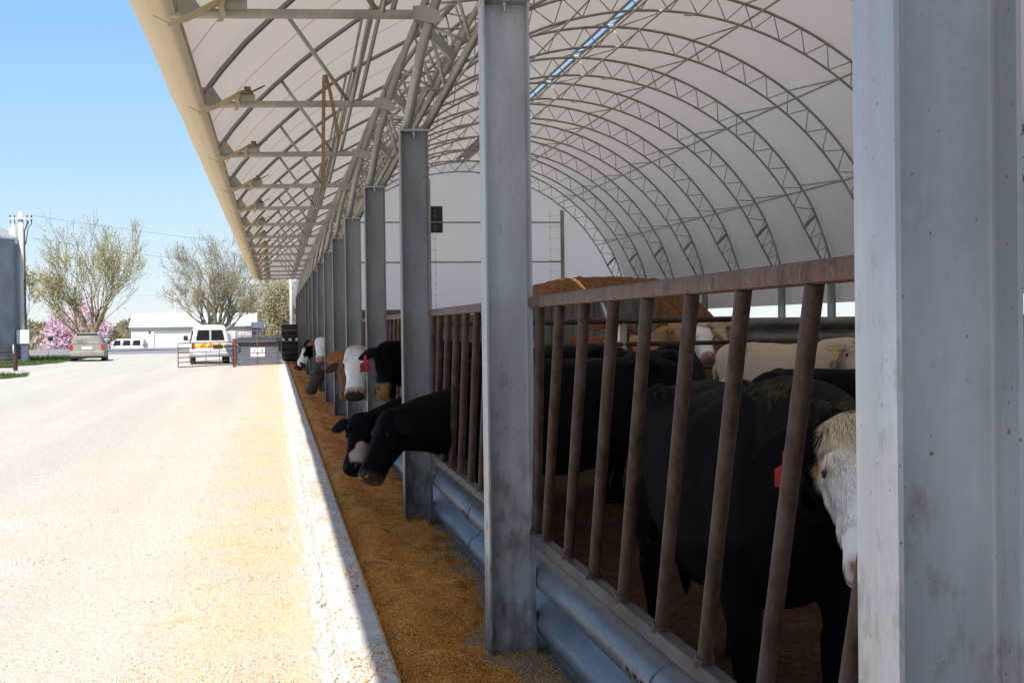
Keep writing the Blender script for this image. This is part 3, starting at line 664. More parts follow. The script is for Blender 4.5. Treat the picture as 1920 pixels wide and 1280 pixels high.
def cow(label, cx, cy, heading, poll, muz, dorsal, coat, sc=1.05, voxel=.02, eartag=None, ear_col=None, group='cattle in the barn', fluff=0, ear_droop=-.15, show_legs=True, head_scale=1.0, name='cow', neck=1.06):
    root = empty(name, (cx, cy, 0), label, 'cow', group)
    H = R(heading); F = Vector((math.cos(H), math.sin(H), 0)); L = Vector((-math.sin(H), math.cos(H), 0)); Z = Vector((0,0,1)); O = Vector((cx, cy, 0))
    W = lambda x, y, z: (F*x + L*y + Z*z)*sc               # relative to the root
    mb = MB()
    st = [(-.93,1.16,.06,.08),(-.88,1.13,.17,.17),(-.78,1.08,.25,.27),(-.6,1.035,.30,.335),(-.35,.955,.33,.405),(-.05,.92,.365,.435),(.25,.92,.355,.44),(.5,.945,.295,.43),(.68,.965,.245,.375),(.80,.98,.17,.25),(.87,.96,.07,.10)]
    mb.loft([ringpts(W(x,0,z), L*sc, Z*sc, hw, hh, 18, 2.35) for x, z, hw, hh in st])
    P, Mz = Vector(poll)-O, Vector(muz)-O
    A = (Mz-P); hl = A.length; A.normalize(); D = Vector(dorsal); D = (D - A*D.dot(A)).normalized(); S = A.cross(D)
    hs = hl/.5*head_scale
    # neck
    b0 = W(.42,0,neck); tp = P + A*(.10*hs) - D*(.055*hs)
    c1 = b0 + (F*.42 + Z*(.14 if neck > 1 else .02))*sc; c2 = tp - A*(.12*hs) - D*(.20*hs) if (tp-b0).length > .5 else b0.lerp(tp, .6)
    rg = []
    for i in range(8):
        t = i/7; p = b0*(1-t)**3 + c1*3*t*(1-t)**2 + c2*3*t*t*(1-t) + tp*t**3
        tg = ((c1-b0)*3*(1-t)**2 + (c2-c1)*6*t*(1-t) + (tp-c2)*3*t*t).normalized()
        upv = (Z*(1-t) + D*t); upv = (upv - tg*upv.dot(tg)).normalized(); sd = tg.cross(upv)
        hw = (.205*(1-t)+.105*t)*sc; hh = (.36*(1-t)**1.2+.155*(1-(1-t)**1.2))*sc
        rg.append(ringpts(p, sd, upv, hw, hh, 16, 2.2))
    mb.loft(rg)
    hd = [(-.07,.045,.02,.03),(-.03,.085,.045,.07),(.06,.108,.062,.115),(.18,.120,.070,.165),(.30,.114,.068,.195),(.42,.108,.060,.185),(.55,.092,.056,.160),(.70,.086,.058,.132),(.82,.092,.066,.122),(.92,.100,.070,.122),(1.0,.092,.060,.108),(1.04,.062,.034,.07)]
    mb.loft([ringpts(P + A*(t*hl) + D*((u-d)/2*hs), S*hs, D*hs, w_, (u+d)/2, 16, 2.4) for t, w_, u, d in hd])
    for s_ in (-1, 1):   # brow ridge and nostril swelling
        mb.loft([ringpts(P + A*((.25+.05*k)*hl) + S*s_*.088*hs + D*.040*hs, S*hs, D*hs, r, r, 8, 2) for k, r in ((0,.008),(.5,.026),(1,.030),(1.6,.026),(2.2,.008))])
        fl = [(.50,.19,.80,.13,.20),(.52,.20,.62,.085,.115),(.55,.19,.46,.058,.065),(.535,.185,.40,.06,.065),(.53,.18,.30,.045,.048),(.53,.18,.13,.045,.046),(.55,.18,.07,.055,.062),(.57,.18,.0,.062,.07)]
        hl_ = [(-.62,.19,.92,.17,.26),(-.60,.22,.74,.125,.19),(-.66,.21,.58,.075,.10),(-.74,.20,.47,.058,.072),(-.73,.20,.40,.045,.052),(-.69,.195,.24,.042,.045),(-.68,.195,.13,.046,.048),(-.655,.195,.07,.056,.062),(-.63,.195,.0,.063,.07)]
        if show_legs:
            for leg in (fl, hl_): mb.loft([ringpts(W(x, s_*y, z), L*sc, F*sc, a_, b_, 12, 2) for x, y, z, a_, b_ in leg])
    for s_ in (-1, 1):   # hip bones and shoulder blades
        mb.loft([ringpts(W(-.56+dx, s_*.20, 1.285), L*sc, Z*sc, r_, r_, 8, 2) for dx, r_ in ((-.13,.02),(-.06,.075),(0,.085),(.06,.075),(.15,.02))])
        mb.loft([ringpts(W(.50+dx, s_*.10, 1.30), L*sc, Z*sc, r_, r_*1.1, 8, 2) for dx, r_ in ((-.20,.02),(-.09,.075),(0,.09),(.08,.07),(.15,.02))])
    tl = [W(-.86,0,1.16), W(-.955,0,1.08), W(-.965,.02,.85), W(-.95,.03,.55)]
    mb.tube(tl, [.04*sc,.032*sc,.025*sc,.022*sc], 8); mb.tube([tl[3], W(-.95,.03,.42), W(-.94,.03,.28)], [.03*sc,.05*sc,.012*sc], 8)
    me = mb.mesh('body'); tmp = bpy.data.objects.new('tmp', me); COL.objects.link(tmp)
    m1 = tmp.modifiers.new('r', 'REMESH'); m1.mode = 'VOXEL'; m1.voxel_size = voxel
    m2 = tmp.modifiers.new('s', 'SMOOTH'); m2.factor = .5; m2.iterations = max(3, int(.09/voxel))
    dg = bpy.context.evaluated_depsgraph_get(); bme = bpy.data.meshes.new_from_object(tmp.evaluated_get(dg))
    bpy.data.objects.remove(tmp); bpy.data.meshes.remove(me)
    nrm_ = [v.normal.copy() for v in bme.vertices]
    for v, n_ in zip(bme.vertices, nrm_):
        q_ = Vector(v.co) + O; v.co += n_*(.016*noise.noise(q_*2.6) + .007*noise.noise(q_*7.5))*sc*min(1, max(.15, 1.4*(v.co-P).length))
    # ears join the body mesh
    eb = MB(); earbase = []
    for s_ in (-1, 1):
        e0 = P + A*(.075*hl) + S*s_*.088*hs - D*.02*hs; dr = (S*s_ + A*(-.12 - 0*ear_droop) + Z*ear_droop - D*.15).normalized()
        wd = A - dr*A.dot(dr); wd.normalize(); nm = dr.cross(wd); earbase.append((e0, dr, wd, nm))
        rr = []
        for t, a_, b_ in ((0,.028,.022),(.15,.042,.022),(.35,.062,.018),(.55,.066,.014),(.78,.048,.010),(.93,.022,.007),(1,.005,.003)):
            base = e0 + dr*(t*.215*hs) + nm*(-s_*.0) - D*(.05*t*t*hs)
            ring = ringpts(base, wd*hs, nm*hs, a_, b_, 12, 2)
            rr.append(ring)
        eb.loft(rr)
    nb = len(bme.vertices)
    bm = bmesh.new(); bm.from_mesh(bme); eme = eb.mesh('e'); bm.from_mesh(eme); bm.to_mesh(bme); bm.free(); bpy.data.meshes.remove(eme)
    bme.polygons.foreach_set('use_smooth', [True]*len(bme.polygons))
    ca = bme.color_attributes.new('coat', 'FLOAT_COLOR', 'POINT'); buf = np.empty((len(bme.vertices), 4), np.float32)
    for i, v in enumerate(bme.vertices):
        p = v.co; h = p-P; t = h.dot(A)/hl; sl_ = h.dot(S)/hs; dl = h.dot(D)/hs
        inhead = -.12 < t < 1.15 and abs(sl_) < .2 and -.24 < dl < .14
        if i >= nb: c = ear_col or coat(.05, .2, 0, True, p, F, L, sc, True)
        else: c = coat(t, sl_, dl, inhead, p, F, L, sc, False)
        buf[i] = (*c, 1)
    ca.data.foreach_set('color', buf.ravel())
    body = link('body', bme, M['coat'], root)
    for s_ in (-1, 1):
        ec = P + A*(.335*hl) + S*s_*.107*hs - D*.008*hs
        b_ = MB(); b_.lathe([(.0158*hs*math.cos(a), .0158*hs*math.sin(a)) for a in np.linspace(-1.57, 1.57, 9)], 12, ec); b_.build('eye', M['eye'], root, True)
        b_ = MB(); nc = P + A*(.955*hl) + S*s_*.042*hs + D*.046*hs
        b_.loft([ringpts(nc + A*k*hs, S*hs, (D+A*.3)*hs, r*.7, r, 8, 2) for k, r in ((-.02,.014),(.010,.017),(.022,.012))]); b_.build('nostril', M['ink'], root, True)
    if eartag:
        col, side, num, drop = eartag; e0, dr, wd, nm = earbase[0 if side < 0 else 1]
        c0 = e0 + dr*.13*hs + wd*.02*hs; face = Vector((-.15,-1,.05)).normalized(); rx = face.cross(Z).normalized()*-1; rx = Z.cross(face).normalized(); rx = -rx if rx.x < 0 else rx; uz = Z
        c0 = c0 + face*.035*hs
        pr = [(-.012,0),(.012,0),(.012,-.045),(.040,-.062),(.040,-.125),(-.040,-.125),(-.040,-.062),(-.012,-.045)]
        pr = [(x*drop, z*drop) for x, z in pr]; b_ = MB(); n8 = len(pr)
        b_.add([c0 + rx*x + uz*z for x, z in pr] + [c0 + rx*x + uz*z - face*.004 for x, z in pr], [(i, (i+1) % n8, n8+(i+1) % n8, n8+i) for i in range(n8)] + [tuple(range(n8)), tuple(range(n8, 2*n8))[::-1]])
        tg_ = b_.build('ear_tag', M[col], root)
        if num:
            cu = bpy.data.curves.new('number', 'FONT'); cu.body = num; cu.size = .072*drop; cu.align_x = 'CENTER'; cu.align_y = 'CENTER'; cu.extrude = .0006; cu.offset = .001
            to = bpy.data.objects.new('tmp', cu); COL.objects.link(to); dg = bpy.context.evaluated_depsgraph_get(); tm = bpy.data.meshes.new_from_object(to.evaluated_get(dg)); bpy.data.objects.remove(to)
            tm.materials.clear(); tm.materials.append(M['ink'])
            mt = Matrix(((rx.x, uz.x, face.x, 0), (rx.y, uz.y, face.y, 0), (rx.z, uz.z, face.z, 0), (0,0,0,1))); pos = c0 + uz*(-.094*drop) + face*.0025
            tm.transform(Matrix.Translation(pos) @ mt); link('tag_number', tm, None, tg_)
    if fluff:   # loose hair on the head: thin tapering blades standing off the coat
        me_ = body.data; me_.calc_loop_triangles(); tri = np.array([t.vertices[:] for t in me_.loop_triangles]); co = np.empty(len(me_.vertices)*3, np.float32); me_.vertices.foreach_get('co', co); co = co.reshape(-1,3)
        cen = co[tri].mean(1); rel = cen - np.array(P); tt = rel @ np.array(A)/hl; sel = (tt > -.25) & (tt < .72) & (np.linalg.norm(rel, axis=1) < .42*hs) & (np.abs(rel @ np.array(S)) < .135*hs)
        tri = tri[sel]; cen = cen[sel]; tt = tt[sel]
        e1 = co[tri[:,1]]-co[tri[:,0]]; e2 = co[tri[:,2]]-co[tri[:,0]]; nr = np.cross(e1, e2); ar = np.linalg.norm(nr, axis=1); nr = nr/np.maximum(ar, 1e-9)[:,None]
        pick = RNG.choice(len(tri), fluff, p=ar/ar.sum()); u_ = RNG.random((fluff,1)); v_ = RNG.random((fluff,1)); fl_ = (u_+v_) > 1; u_[fl_] = 1-u_[fl_]; v_[fl_] = 1-v_[fl_]
        p0 = co[tri[pick,0]] + e1[pick]*u_ + e2[pick]*v_; nn_ = nr[pick]; ts = tt[pick]
        ln = (.010 + .034*np.clip(1-(ts+.05)/.5, 0, 1)**1.3)*hs*(.5+RNG.random(fluff)); gr = np.array(A)*.75 + np.array((0,0,-.35))
        sw = np.array([noise.noise_vector(Vector(p)*14)[:] for p in p0]); dirn = nn_*.50 + gr + 1.1*sw + .35*(RNG.random((fluff,3))-.5); dirn /= np.linalg.norm(dirn, axis=1)[:,None]
        side_ = np.cross(dirn, nn_); side_ /= np.maximum(np.linalg.norm(side_, axis=1), 1e-6)[:,None]; wdt = (.0014*hs)
        mid = p0 + dirn*(ln*.55)[:,None] + nn_*.002; tip = p0 + dirn*ln[:,None] + np.array((0,0,-1))*(ln*.18)[:,None]
        V = np.stack([p0-side_*wdt, p0+side_*wdt, mid+side_*wdt*.7, mid-side_*wdt*.7, tip], 1).reshape(-1,3); k5 = (np.arange(fluff)*5)[:,None]
        Ft = np.concatenate([k5+np.array([[0,1,2]]), k5+np.array([[0,2,3]]), k5+np.array([[3,2,4]])])
        hr = fast_mesh('hair', V, Ft, M['coat']); hr.parent = root
        cv = buf[tri[pick,0]]*(.85+.5*RNG.random((fluff,1))); at = hr.data.color_attributes.new('coat', 'FLOAT_COLOR', 'POINT'); at.data.foreach_set('color', np.repeat(cv, 5, 0).ravel())
    return root
def nzv(p, s, k=0): return noise.noise(Vector((p.x*s+k, p.y*s, p.z*s)))
def solid(col, face=None, ft=-.05, nose=None, belly=None, blaze=None, speck=None):
    def c(t, s, d, inh, p, F, L, sc, ear):
        k = col
        if col is BLACK and inh and not ear and t > .86: k = mixc(k, (.035,.026,.02), smooth(.86,.97,t)); k = mixc(k, (.30,.17,.05), smooth(.32,.5,nzv(p,30)+.4*nzv(p,60))*smooth(.9,1.0,t)*.8)
        if speck and not ear: k = mixc(k, speck, smooth(.18, .42, nzv(p, 5) + .5*nzv(p, 19)) * smooth(1.15, 1.32, p.z/sc) * .8)
        if inh and face and not ear:
            k = mixc(k, face, smooth(ft-.05, ft+.06, t + .12*nzv(p, 9)))
        if inh and blaze and not ear:
            k = mixc(k, blaze, smooth(.06, .03, abs(s) + .03*nzv(p, 11)) * smooth(.25, .5, t) * smooth(-.02, .01, d) + (smooth(.62, .72, t+.1*nzv(p, 9)) if t < .93 else 0))
        if inh and nose and t > .86 and d > -.085: k = mixc(k, nose, smooth(.86, .93, t))
        return k
    return c
def coatA(t, s, d, inh, p, F, L, sc, ear):
    k = BLACK
    if ear: return k
    if not inh:       # mud clods on the back and hind leg
        z = p.z/sc
        k = mixc(k, (.085,.055,.022), smooth(.22, .45, nzv(p, 5)+.7*nzv(p, 38)) * smooth(1.24, 1.37, z)*.5)
        k = mixc(k, (.10,.085,.06), smooth(.30, .55, nzv(p, 10, 4)+.7*nzv(p, 45)) * smooth(.80, .70, z) * smooth(.45, .55, z) * smooth(.3, .8, p.y) * .7)
    h = smooth(-.10, .02, t + .06*nzv(p, 9)) if inh or (-.12 < t < 1.1 and abs(s) < .22 and d > -.2) else 0
    fr = smooth(-.19, -.12, d+.03*nzv(p, 8))
    w = mixc(BUFF, WHITE, smooth(.12, .42, t + .12*nzv(p, 10)))
    k = mixc(k, w, h*fr)
    if inh and t > .88 and d > -.05: k = mixc(k, (.33,.14,.10), smooth(.88, .96, t)*(.4+.6*smooth(-.1, .2, nzv(p, 24))))
    return k
cow('black cow with curly white face and red ear tag beside the nearest steel post', 2.08, 6.02, -90, (1.982,4.50,1.395), (1.893,4.16,.93), (-.30,-1,.45), coatA, 1.07, .014, ('tag_red', 1, None, .98), BLACK, fluff=52000, head_scale=1.06)
cow('all black cow with head lowered through the rails to the feed, nearest feeding cow', 2.36, 11.18, 180, (.845,10.52,1.09), (.655,10.38,.615), (-1,-.22,.3), solid(BLACK), 1.08, .015, None, BLACK, fluff=0, ear_droop=-.55, neck=.90)
def coatD(t, s, d, inh, p, F, L, sc, ear):
    k = BLACK
    if inh and not ear: k = mixc(k, (.40,.30,.27), smooth(.035, .005, s + .03 + .10*nzv(p, 10))*smooth(.52, .57, t+.10*nzv(p, 12))*smooth(.93, .86, t)*smooth(-.10,-.04,s+.02) ); k = mixc(k, WHITE, smooth(.05, .02, abs(t-.22)+.02*nzv(p,20)) * smooth(.085, .11, s))
    return k
cow('black cow with a white blotched face eating, just behind the nearest feeding cow', 2.42, 12.95, 180, (.765,12.75,.93), (.665,12.45,.47), (-.45,-1,.35), coatD, 1.05, .018, None, BLACK, neck=.92)
def coatE(t, s, d, inh, p, F, L, sc, ear):
    if inh and not ear and t > .80: return mixc(BLACK, (.22,.135,.05), smooth(.84, .90, t + .07*nzv(p, 14)) * smooth(.012, -.012, abs(s-.02)-.055+.05*nzv(p, 18)) * smooth(-.10, -.06, d+.04*nzv(p, 21)))
    return BLACK
cow('black curly-headed cow with feed on its muzzle and a red number 52 tag', 2.60, 13.75, 185, (1.07,13.35,1.575), (1.0,12.98,1.13), (-.3,-1,.5), coatE, 1.12, .016, ('tag_red', 1, '52', 1.3), BLACK, fluff=26000, ear_droop=-.12, head_scale=.92)
def coatF(t, s, d, inh, p, F, L, sc, ear):
    if not inh: return mixc(TAN, WHITE, smooth(.0, .3, nzv(p, 2)))
    k = mixc((.52,.40,.29), WHITE, smooth(-.08, .30, t + .16*nzv(p, 8))*(.8+.2*smooth(-.3,.2,nzv(p,19)))); k = mixc(k, (.42,.28,.18), smooth(.085,.125,abs(s)+.03*nzv(p,12))*.75)
    if t > .84: k = mixc(k, PINK, smooth(.84, .90, t + .03*nzv(p, 20)))
    if t > .95: k = mixc(k, (.035,.028,.024), smooth(.95, .99, t + .02*nzv(p, 25)))
    return k
cow('white-faced cow with orange ears and pink nose looking out over the feed lane', 2.55, 17.9, 180, (1.0,17.65,1.48), (.955,17.30,.90), (-.22,-1,.4), coatF, 1.1, .02, None, ORANGE, fluff=0, ear_droop=-.12)
cow('brown cow with one dark ear showing behind the pink-nosed white-faced cow', 2.6, 18.75, 180, (.93,18.65,1.30), (.91,18.4,.84), (-.2,-1,.4), solid((.16,.08,.05)), 1.05, .024, None, (.05,.025,.016), ear_droop=-.25)
cow('grey-brown cow with head lowered into the corn feed far down the lane', 2.45, 32.9, 180, (.97,32.7,.92), (.76,32.6,.27), (-1,-.4,.5), solid(GREYB), 1.05, .026, None, GREYB)
cow('white-faced cow with a brown ear above the grey-brown feeding cow', 2.6, 34.0, 180, (1.06,33.7,1.50), (1.05,33.35,1.0), (-.2,-1,.4), solid(TAN, WHITE, -.1, PINK), 1.05, .026, None, (.20,.075,.035))
cow('black cow with a white muzzle blaze at the far end of the feeding row', 2.5, 42.4, 180, (1.0,42.3,1.36), (.72,42.1,.68), (-.8,-.6,.5), solid(BLACK, None, 0, None, None, WHITE), 1.08, .028, None, BLACK)
cow('dark red-brown cow lowering its head behind the far black cow with white blaze', 2.5, 43.6, 180, (.92,43.3,1.18), (.64,43.2,.52), (-.9,-.5,.5), solid((.07,.025,.02)), 1.05, .03, None, (.07,.025,.02))
# cattle standing in the pen
cow('cream cow with a yellow ear tag standing behind the black cows', 6.35, 16.4, -40, (6.74,15.42,1.46), (6.60,15.0,1.07), (.1,-1,.5), solid(CREAM, None, 0, PINK), 1.10, .02, ('tag_yellow', 1, None, .62), (.40,.30,.22), fluff=7000)
cow('black cow seen as a low rounded back in front of the cream cow', 4.72, 10.9, 8, (6.05,10.8,1.25), (6.3,10.7,.8), (.6,-.3,.6), solid(BLACK), 1.0, .022, None, BLACK)
cow('red-brown cow with a white face behind the pipe fence', 5.6, 23.6, -80, (5.62,22.6,1.79), (5.55,22.1,1.36), (0,-1,.5), solid(REDB, WHITE, .28, PINK), 1.15, .026, None, REDB, head_scale=1.05)
cow('tan cow with its back to the fence, third from the left in the rear pen', 6.35, 24.0, -60, (6.72,22.9,1.76), (6.85,22.4,1.35), (.1,-1,.5), solid((.38,.22,.11), None, 0, PINK), 1.15, .026, None, (.36,.20,.10))
cow('tan and white cow with a pale forehead looking over the lower fence rail', 7.15, 23.2, -100, (7.02,22.3,1.66), (6.98,21.8,1.18), (0,-1,.5), solid((.40,.25,.13), WHITE, .05, PINK, None), 1.12, .026, None, (.30,.18,.10), fluff=0)
cow('cream curly-headed cow at the right end of the pipe fence', 7.95, 24.4, -95, (7.62,23.3,1.82), (7.60,22.9,1.36), (0,-1,.5), solid((.54,.43,.31), None, 0, PINK), 1.15, .026, None, (.50,.40,.30), fluff=6000)
cow('orange-tan cow standing low at the left of the rear pen behind the fence', 4.75, 23.4, 165, (3.6,23.2,1.30), (3.2,23.0,1.0), (-.5,-.6,.6), solid((.40,.18,.075)), 1.06, .028, None, (.38,.17,.07))
cow('reddish tan cow behind the corrugated guardrail wall', 9.4, 24.6, 10, (10.6,24.4,1.45), (10.9,24.2,1.05), (.5,-.6,.6), solid((.22,.09,.04)), 1.1, .03, None, REDB)
cow('black cow with its rump between the two dark cows in the pen', 3.75, 13.2, 60, (4.3,14.2,1.05), (4.5,14.6,.65), (.4,.5,.7), solid(BLACK), 1.10, .026, None, BLACK)

# ------------------------------------------------------------------ yard: gates, dumpsters, vehicles
def tube_gate(name, x0, y0, x1, y1, z0, h, label, rails=5, uprights=4, arch=False, m='rust_gate'):
    d = Vector((x1-x0, y1-y0, 0)); Lg = d.length; g = empty(name, (x0, y0, 0), label, 'gate', None, math.atan2(d.y, d.x))
    mb = MB(); r = .022
    mb.tube([(0,0,z0),(0,0,z0+h-.06),(.06,0,z0+h),(Lg-.06,0,z0+h),(Lg,0,z0+h-.06),(Lg,0,z0)], r, 8); mb.tube([(0,0,z0),(Lg,0,z0)], r, 8); mb.build('frame', M[m], g, True)
    for k in range(1, rails):
        mb = MB(); mb.tube([(0,0,z0+h*k/rails),(Lg,0,z0+h*k/rails)], r*.85, 8); mb.build('rail', M[m], g, True)
    for k in range(1, uprights):
        mb = MB(); mb.tube([(Lg*k/uprights,-.025,z0),(Lg*k/uprights,-.025,z0+h)], .014, 6); mb.build('upright', M[m], g, True)
    return g
tube_gate('pipe_gate', -1.92, 64.55, -4.12, 60.9, .18, 1.02, 'rusty pipe gate swung open in front of the white van', 5, 4)
tube_gate('pipe_gate', -1.78, 64.9, 1.05, 65.3, .16, 1.55, 'tall rusty pipe gate closed across the end of the feed lane before the blue dumpster', 6, 3)
gp = empty('gate_post', (-1.86, 64.68, 0), 'short rusty steel post between the two pipe gates', 'gate post')
mb = MB(); mb.tube([(0,0,-.2),(0,0,1.30)], .085, 12); mb.build('pole', M['rust_gate'], gp, 40)
mb = MB(); mb.lathe([(.095,1.30),(.09,1.335),(.05,1.36),(0.001,1.37)], 12); mb.build('cap', M['rust_gate'], gp, True)
def dumpster(x, y, w_, dpt, h, label, sign=False, rz=0):
    d = empty('dumpster', (x, y, .0), label, 'dumpster', None, rz)
    mb = MB(); mb.prism([(0,.05),(0,h*.82),(.0,h*.86),(dpt,h),(dpt,.05)], 'x', 0, w_); mb.build('bin', M['blue_dump'], d)
    mb = MB(); mb.prism([(-.06,h*.86),(dpt+.02,h+.02),(dpt+.02,h+.06),(-.06,h*.90)], 'x', -.03, w_/2-.01); mb.prism([(-.06,h*.86),(dpt+.02,h+.02),(dpt+.02,h+.06),(-.06,h*.90)], 'x', w_/2+.01, w_+.03); mb.build('lid', M['lid'], d)
    mb = MB(); mb.box(.12, w_-.12, -.03, -.003, h*.75, h*.79); mb.box(.08,.14,-.035,-.003,h*.58,h*.80); mb.box(w_-.14,w_-.08,-.035,-.003,h*.58,h*.80); mb.box(.02,.14,-.034,-.004,h*.57,h*.60); mb.box(w_-.16,w_-.04,-.036,-.004,h*.57,h*.60); mb.build('rib', M['lid'], d)
    if sign:
        mb = MB(); mb.box(w_*.30, w_*.62, -.012, -.002, h*.36, h*.70); sg = mb.build('sign', M['sign_white'], d)
        mb = MB(); sx = w_*.30; sw_ = w_*.32; z0 = h*.36; zh = h*.34
        for pts in ([(.16,.78),(.33,.80),(.24,.42)], [(.40,.30),(.47,.36),(.55,.30),(.62,.40)], [(.66,.76),(.74,.45),(.80,.78)], [(.84,.82),(.82,.40)], [(.26,.62),(.36,.66)]):
            mb.tube([(sx+sw_*a_, -.014, z0+zh*b_) for a_, b_ in pts], .012, 5)
        mb.build('lettering', M['ink'], sg)
    return d
dumpster(-1.78, 66.6, 2.05, 1.4, 1.32, 'blue-grey dumpster with a white sign behind the closed pipe gate', True)
d = empty('dumpster', (0, 68.2, 0), 'blue-grey dumpster with a slanting side between the white van and the signed dumpster', 'dumpster')
mb = MB(); mb.prism([(-2.48,1.0),(-2.42,.88),(-2.02,.12),(-1.5,.12),(-1.5,1.0)], 'y', 0, 1.4); mb.build('bin', M['blue_dump'], d)
mb = MB(); mb.prism([(-2.62,1.02),(-1.5,1.06),(-1.5,1.22),(-2.5,1.08)], 'y', -.05, 1.45); mb.build('lid', M['grey_metal'], d)
tr = empty('green_tractor', (.80, 70.5, 0), 'dark green machine with round white lamps in the shade beyond the closed pipe gate', 'tractor')
mb = MB(); mb.bbox(-.5,.45,0,2.6,.18,1.35,.08); mb.build('body', M['green'], tr, 40)
mb = MB(); mb.bbox(-.5,.45,1.0,2.2,1.35,2.0,.06); mb.build('cab', M['lid'], tr, 40)
for x in (-.72, .62):
    mb = MB(); mb.tube([(x-.14,.5,.62),(x+.14,.5,.62)], .62, 20); mb.build('wheel', M['black'], tr, 40)
for x in (-.42, -.08, .26):
    mb = MB(); mb.tube([(x,-.05,1.22),(x,.02,1.22)], .085, 14); mb.build('lamp', M['lamp_white'], tr, 40)

def body_loft(secs):
    """secs: list of (y, [(x,z)...]) closed outlines"""
    mb = MB(); mb.loft([[(x, y, z) for x, z in pr] for y, pr in secs]); return mb
def wheel(par, x, y, r, w_=.22):
    mb = MB(); mb.tube([(x-w_/2,y,r),(x-w_/2+.03,y,r),(x+w_/2-.03,y,r),(x+w_/2,y,r)], [r*.92,r,r,r*.92], 24); wo = mb.build('wheel', M['black'], par, 40)
    mb = MB(); sgn = 1 if x > 0 else -1
    mb.tube([(x+sgn*(w_/2-.02),y,r),(x+sgn*(w_/2+.004),y,r)], [r*.62,r*.55], 18); mb.build('rim', M['grey_metal'], wo, 40)
def outline(hw, hr, z0, zb, zr, rnd=.1):
    """vehicle cross-section: half width, roof half width, floor, belt, roof heights"""
    r = [(hw*.96, z0), (hw, z0+.14), (hw*1.005, (z0+zb)/2), (hw*.985, zb), (hr+(hw-hr)*.45, zb+(zr-zb)*.5), (hr, zr-rnd), (hr-rnd*.6, zr-rnd*.25), (hr*.5, zr)]
    return r + [(-x, z) for x, z in r[::-1]]
# white van, rear towards the camera
v = empty('white_van', (-3.22, 71.0, 0), 'white passenger van with yellow and orange rear stripe, parked behind the open pipe gate', 'van', None, R(4))
mb = body_loft([(0,outline(.90,.70,.50,1.05,1.93)),(.06,outline(.95,.74,.46,1.08,1.98)),(1.2,outline(.98,.78,.40,1.1,2.02)),(3.4,outline(.98,.78,.40,1.1,2.0)),(3.9,outline(.97,.72,.40,1.08,1.9)),(4.5,outline(.96,.5,.42,1.0,1.22,.06)),(5.2,outline(.9,.5,.42,.9,1.05,.06)),(5.3,outline(.8,.4,.46,.8,.92,.05))]); mb.build('body', M['white_paint'], v, 35)
for x0 in (-.70, .045):
    mb = MB(); tp = .10 if x0 < 0 else 0; tq = .10 if x0 > 0 else 0
    mb.add([(x0,-.022,1.25),(x0+.655,-.022,1.25),(x0+.655-tq,-.022,1.76),(x0+tp,-.022,1.76),(x0,.04,1.25),(x0+.655,.04,1.25),(x0+.655-tq,.06,1.76),(x0+tp,.06,1.76)], [(0,1,2,3),(4,7,6,5),(0,4,5,1),(1,5,6,2),(2,6,7,3),(3,7,4,0)]); mb.build('rear_window', M['glass'], v)
mb = MB(); mb.box(-.012,.012,-.012,-.002,.60,1.84); mb.build('door_seam', M['grey_metal'], v)
mb = MB(); mb.box(-.74,.84,-.016,-.004,.90,1.08); st_ = mb.build('stripe', M['yellow_vinyl'], v)
for x in (-.52, -.14, .26):
    mb = MB(); mb.add([(x,-.022,.90),(x+.16,-.022,.90),(x+.30,-.022,1.08),(x+.14,-.022,1.08),(x,-.0165,.90),(x+.16,-.0165,.90),(x+.30,-.0165,1.08),(x+.14,-.0165,1.08)], [(0,1,2,3),(4,7,6,5),(0,4,5,1),(1,5,6,2),(2,6,7,3),(3,7,4,0)]); mb.build('chevron', M['orange_vinyl'], st_)
mb = MB(); mb.bbox(.12,.60,-.04,-.015,.84,1.02,.008); mb.build('licence_plate', M['lid'], v)
for x in (-.86, .80):
    mb = MB(); mb.bbox(x-.04,x+.10,-.03,.03,.84,1.10,.012); mb.build('tail_light', M['red_lens'], v)
mb = MB(); mb.bbox(-.99,.99,-.17,.10,.42,.62,.05); mb.build('bumper', M['chrome'], v, 40)
for x, y in ((-.84,.95),(.84,.95),(-.84,4.35),(.84,4.35)): wheel(v, x, y, .37, .26)
for y0, y1 in ((.45,1.5),(1.65,2.7)):
    mb = MB(); mb.add([(-.985,y0,1.16),(-.985,y1,1.16),(-.865,y1,1.74),(-.865,y0,1.74),(-.95,y0,1.16),(-.95,y1,1.16),(-.83,y1,1.74),(-.83,y0,1.74)], [(0,1,2,3),(4,7,6,5),(0,4,5,1),(1,5,6,2),(2,6,7,3),(3,7,4,0)]); mb.build('side_window', M['glass'], v)
mb = MB(); mb.bbox(-1.28,-1.06,3.35,3.5,1.22,1.48,.03); mb.tube([(-1.08,3.42,1.3),(-.94,3.42,1.22)], .02, 6); mb.build('wing_mirror', M['lid'], v)
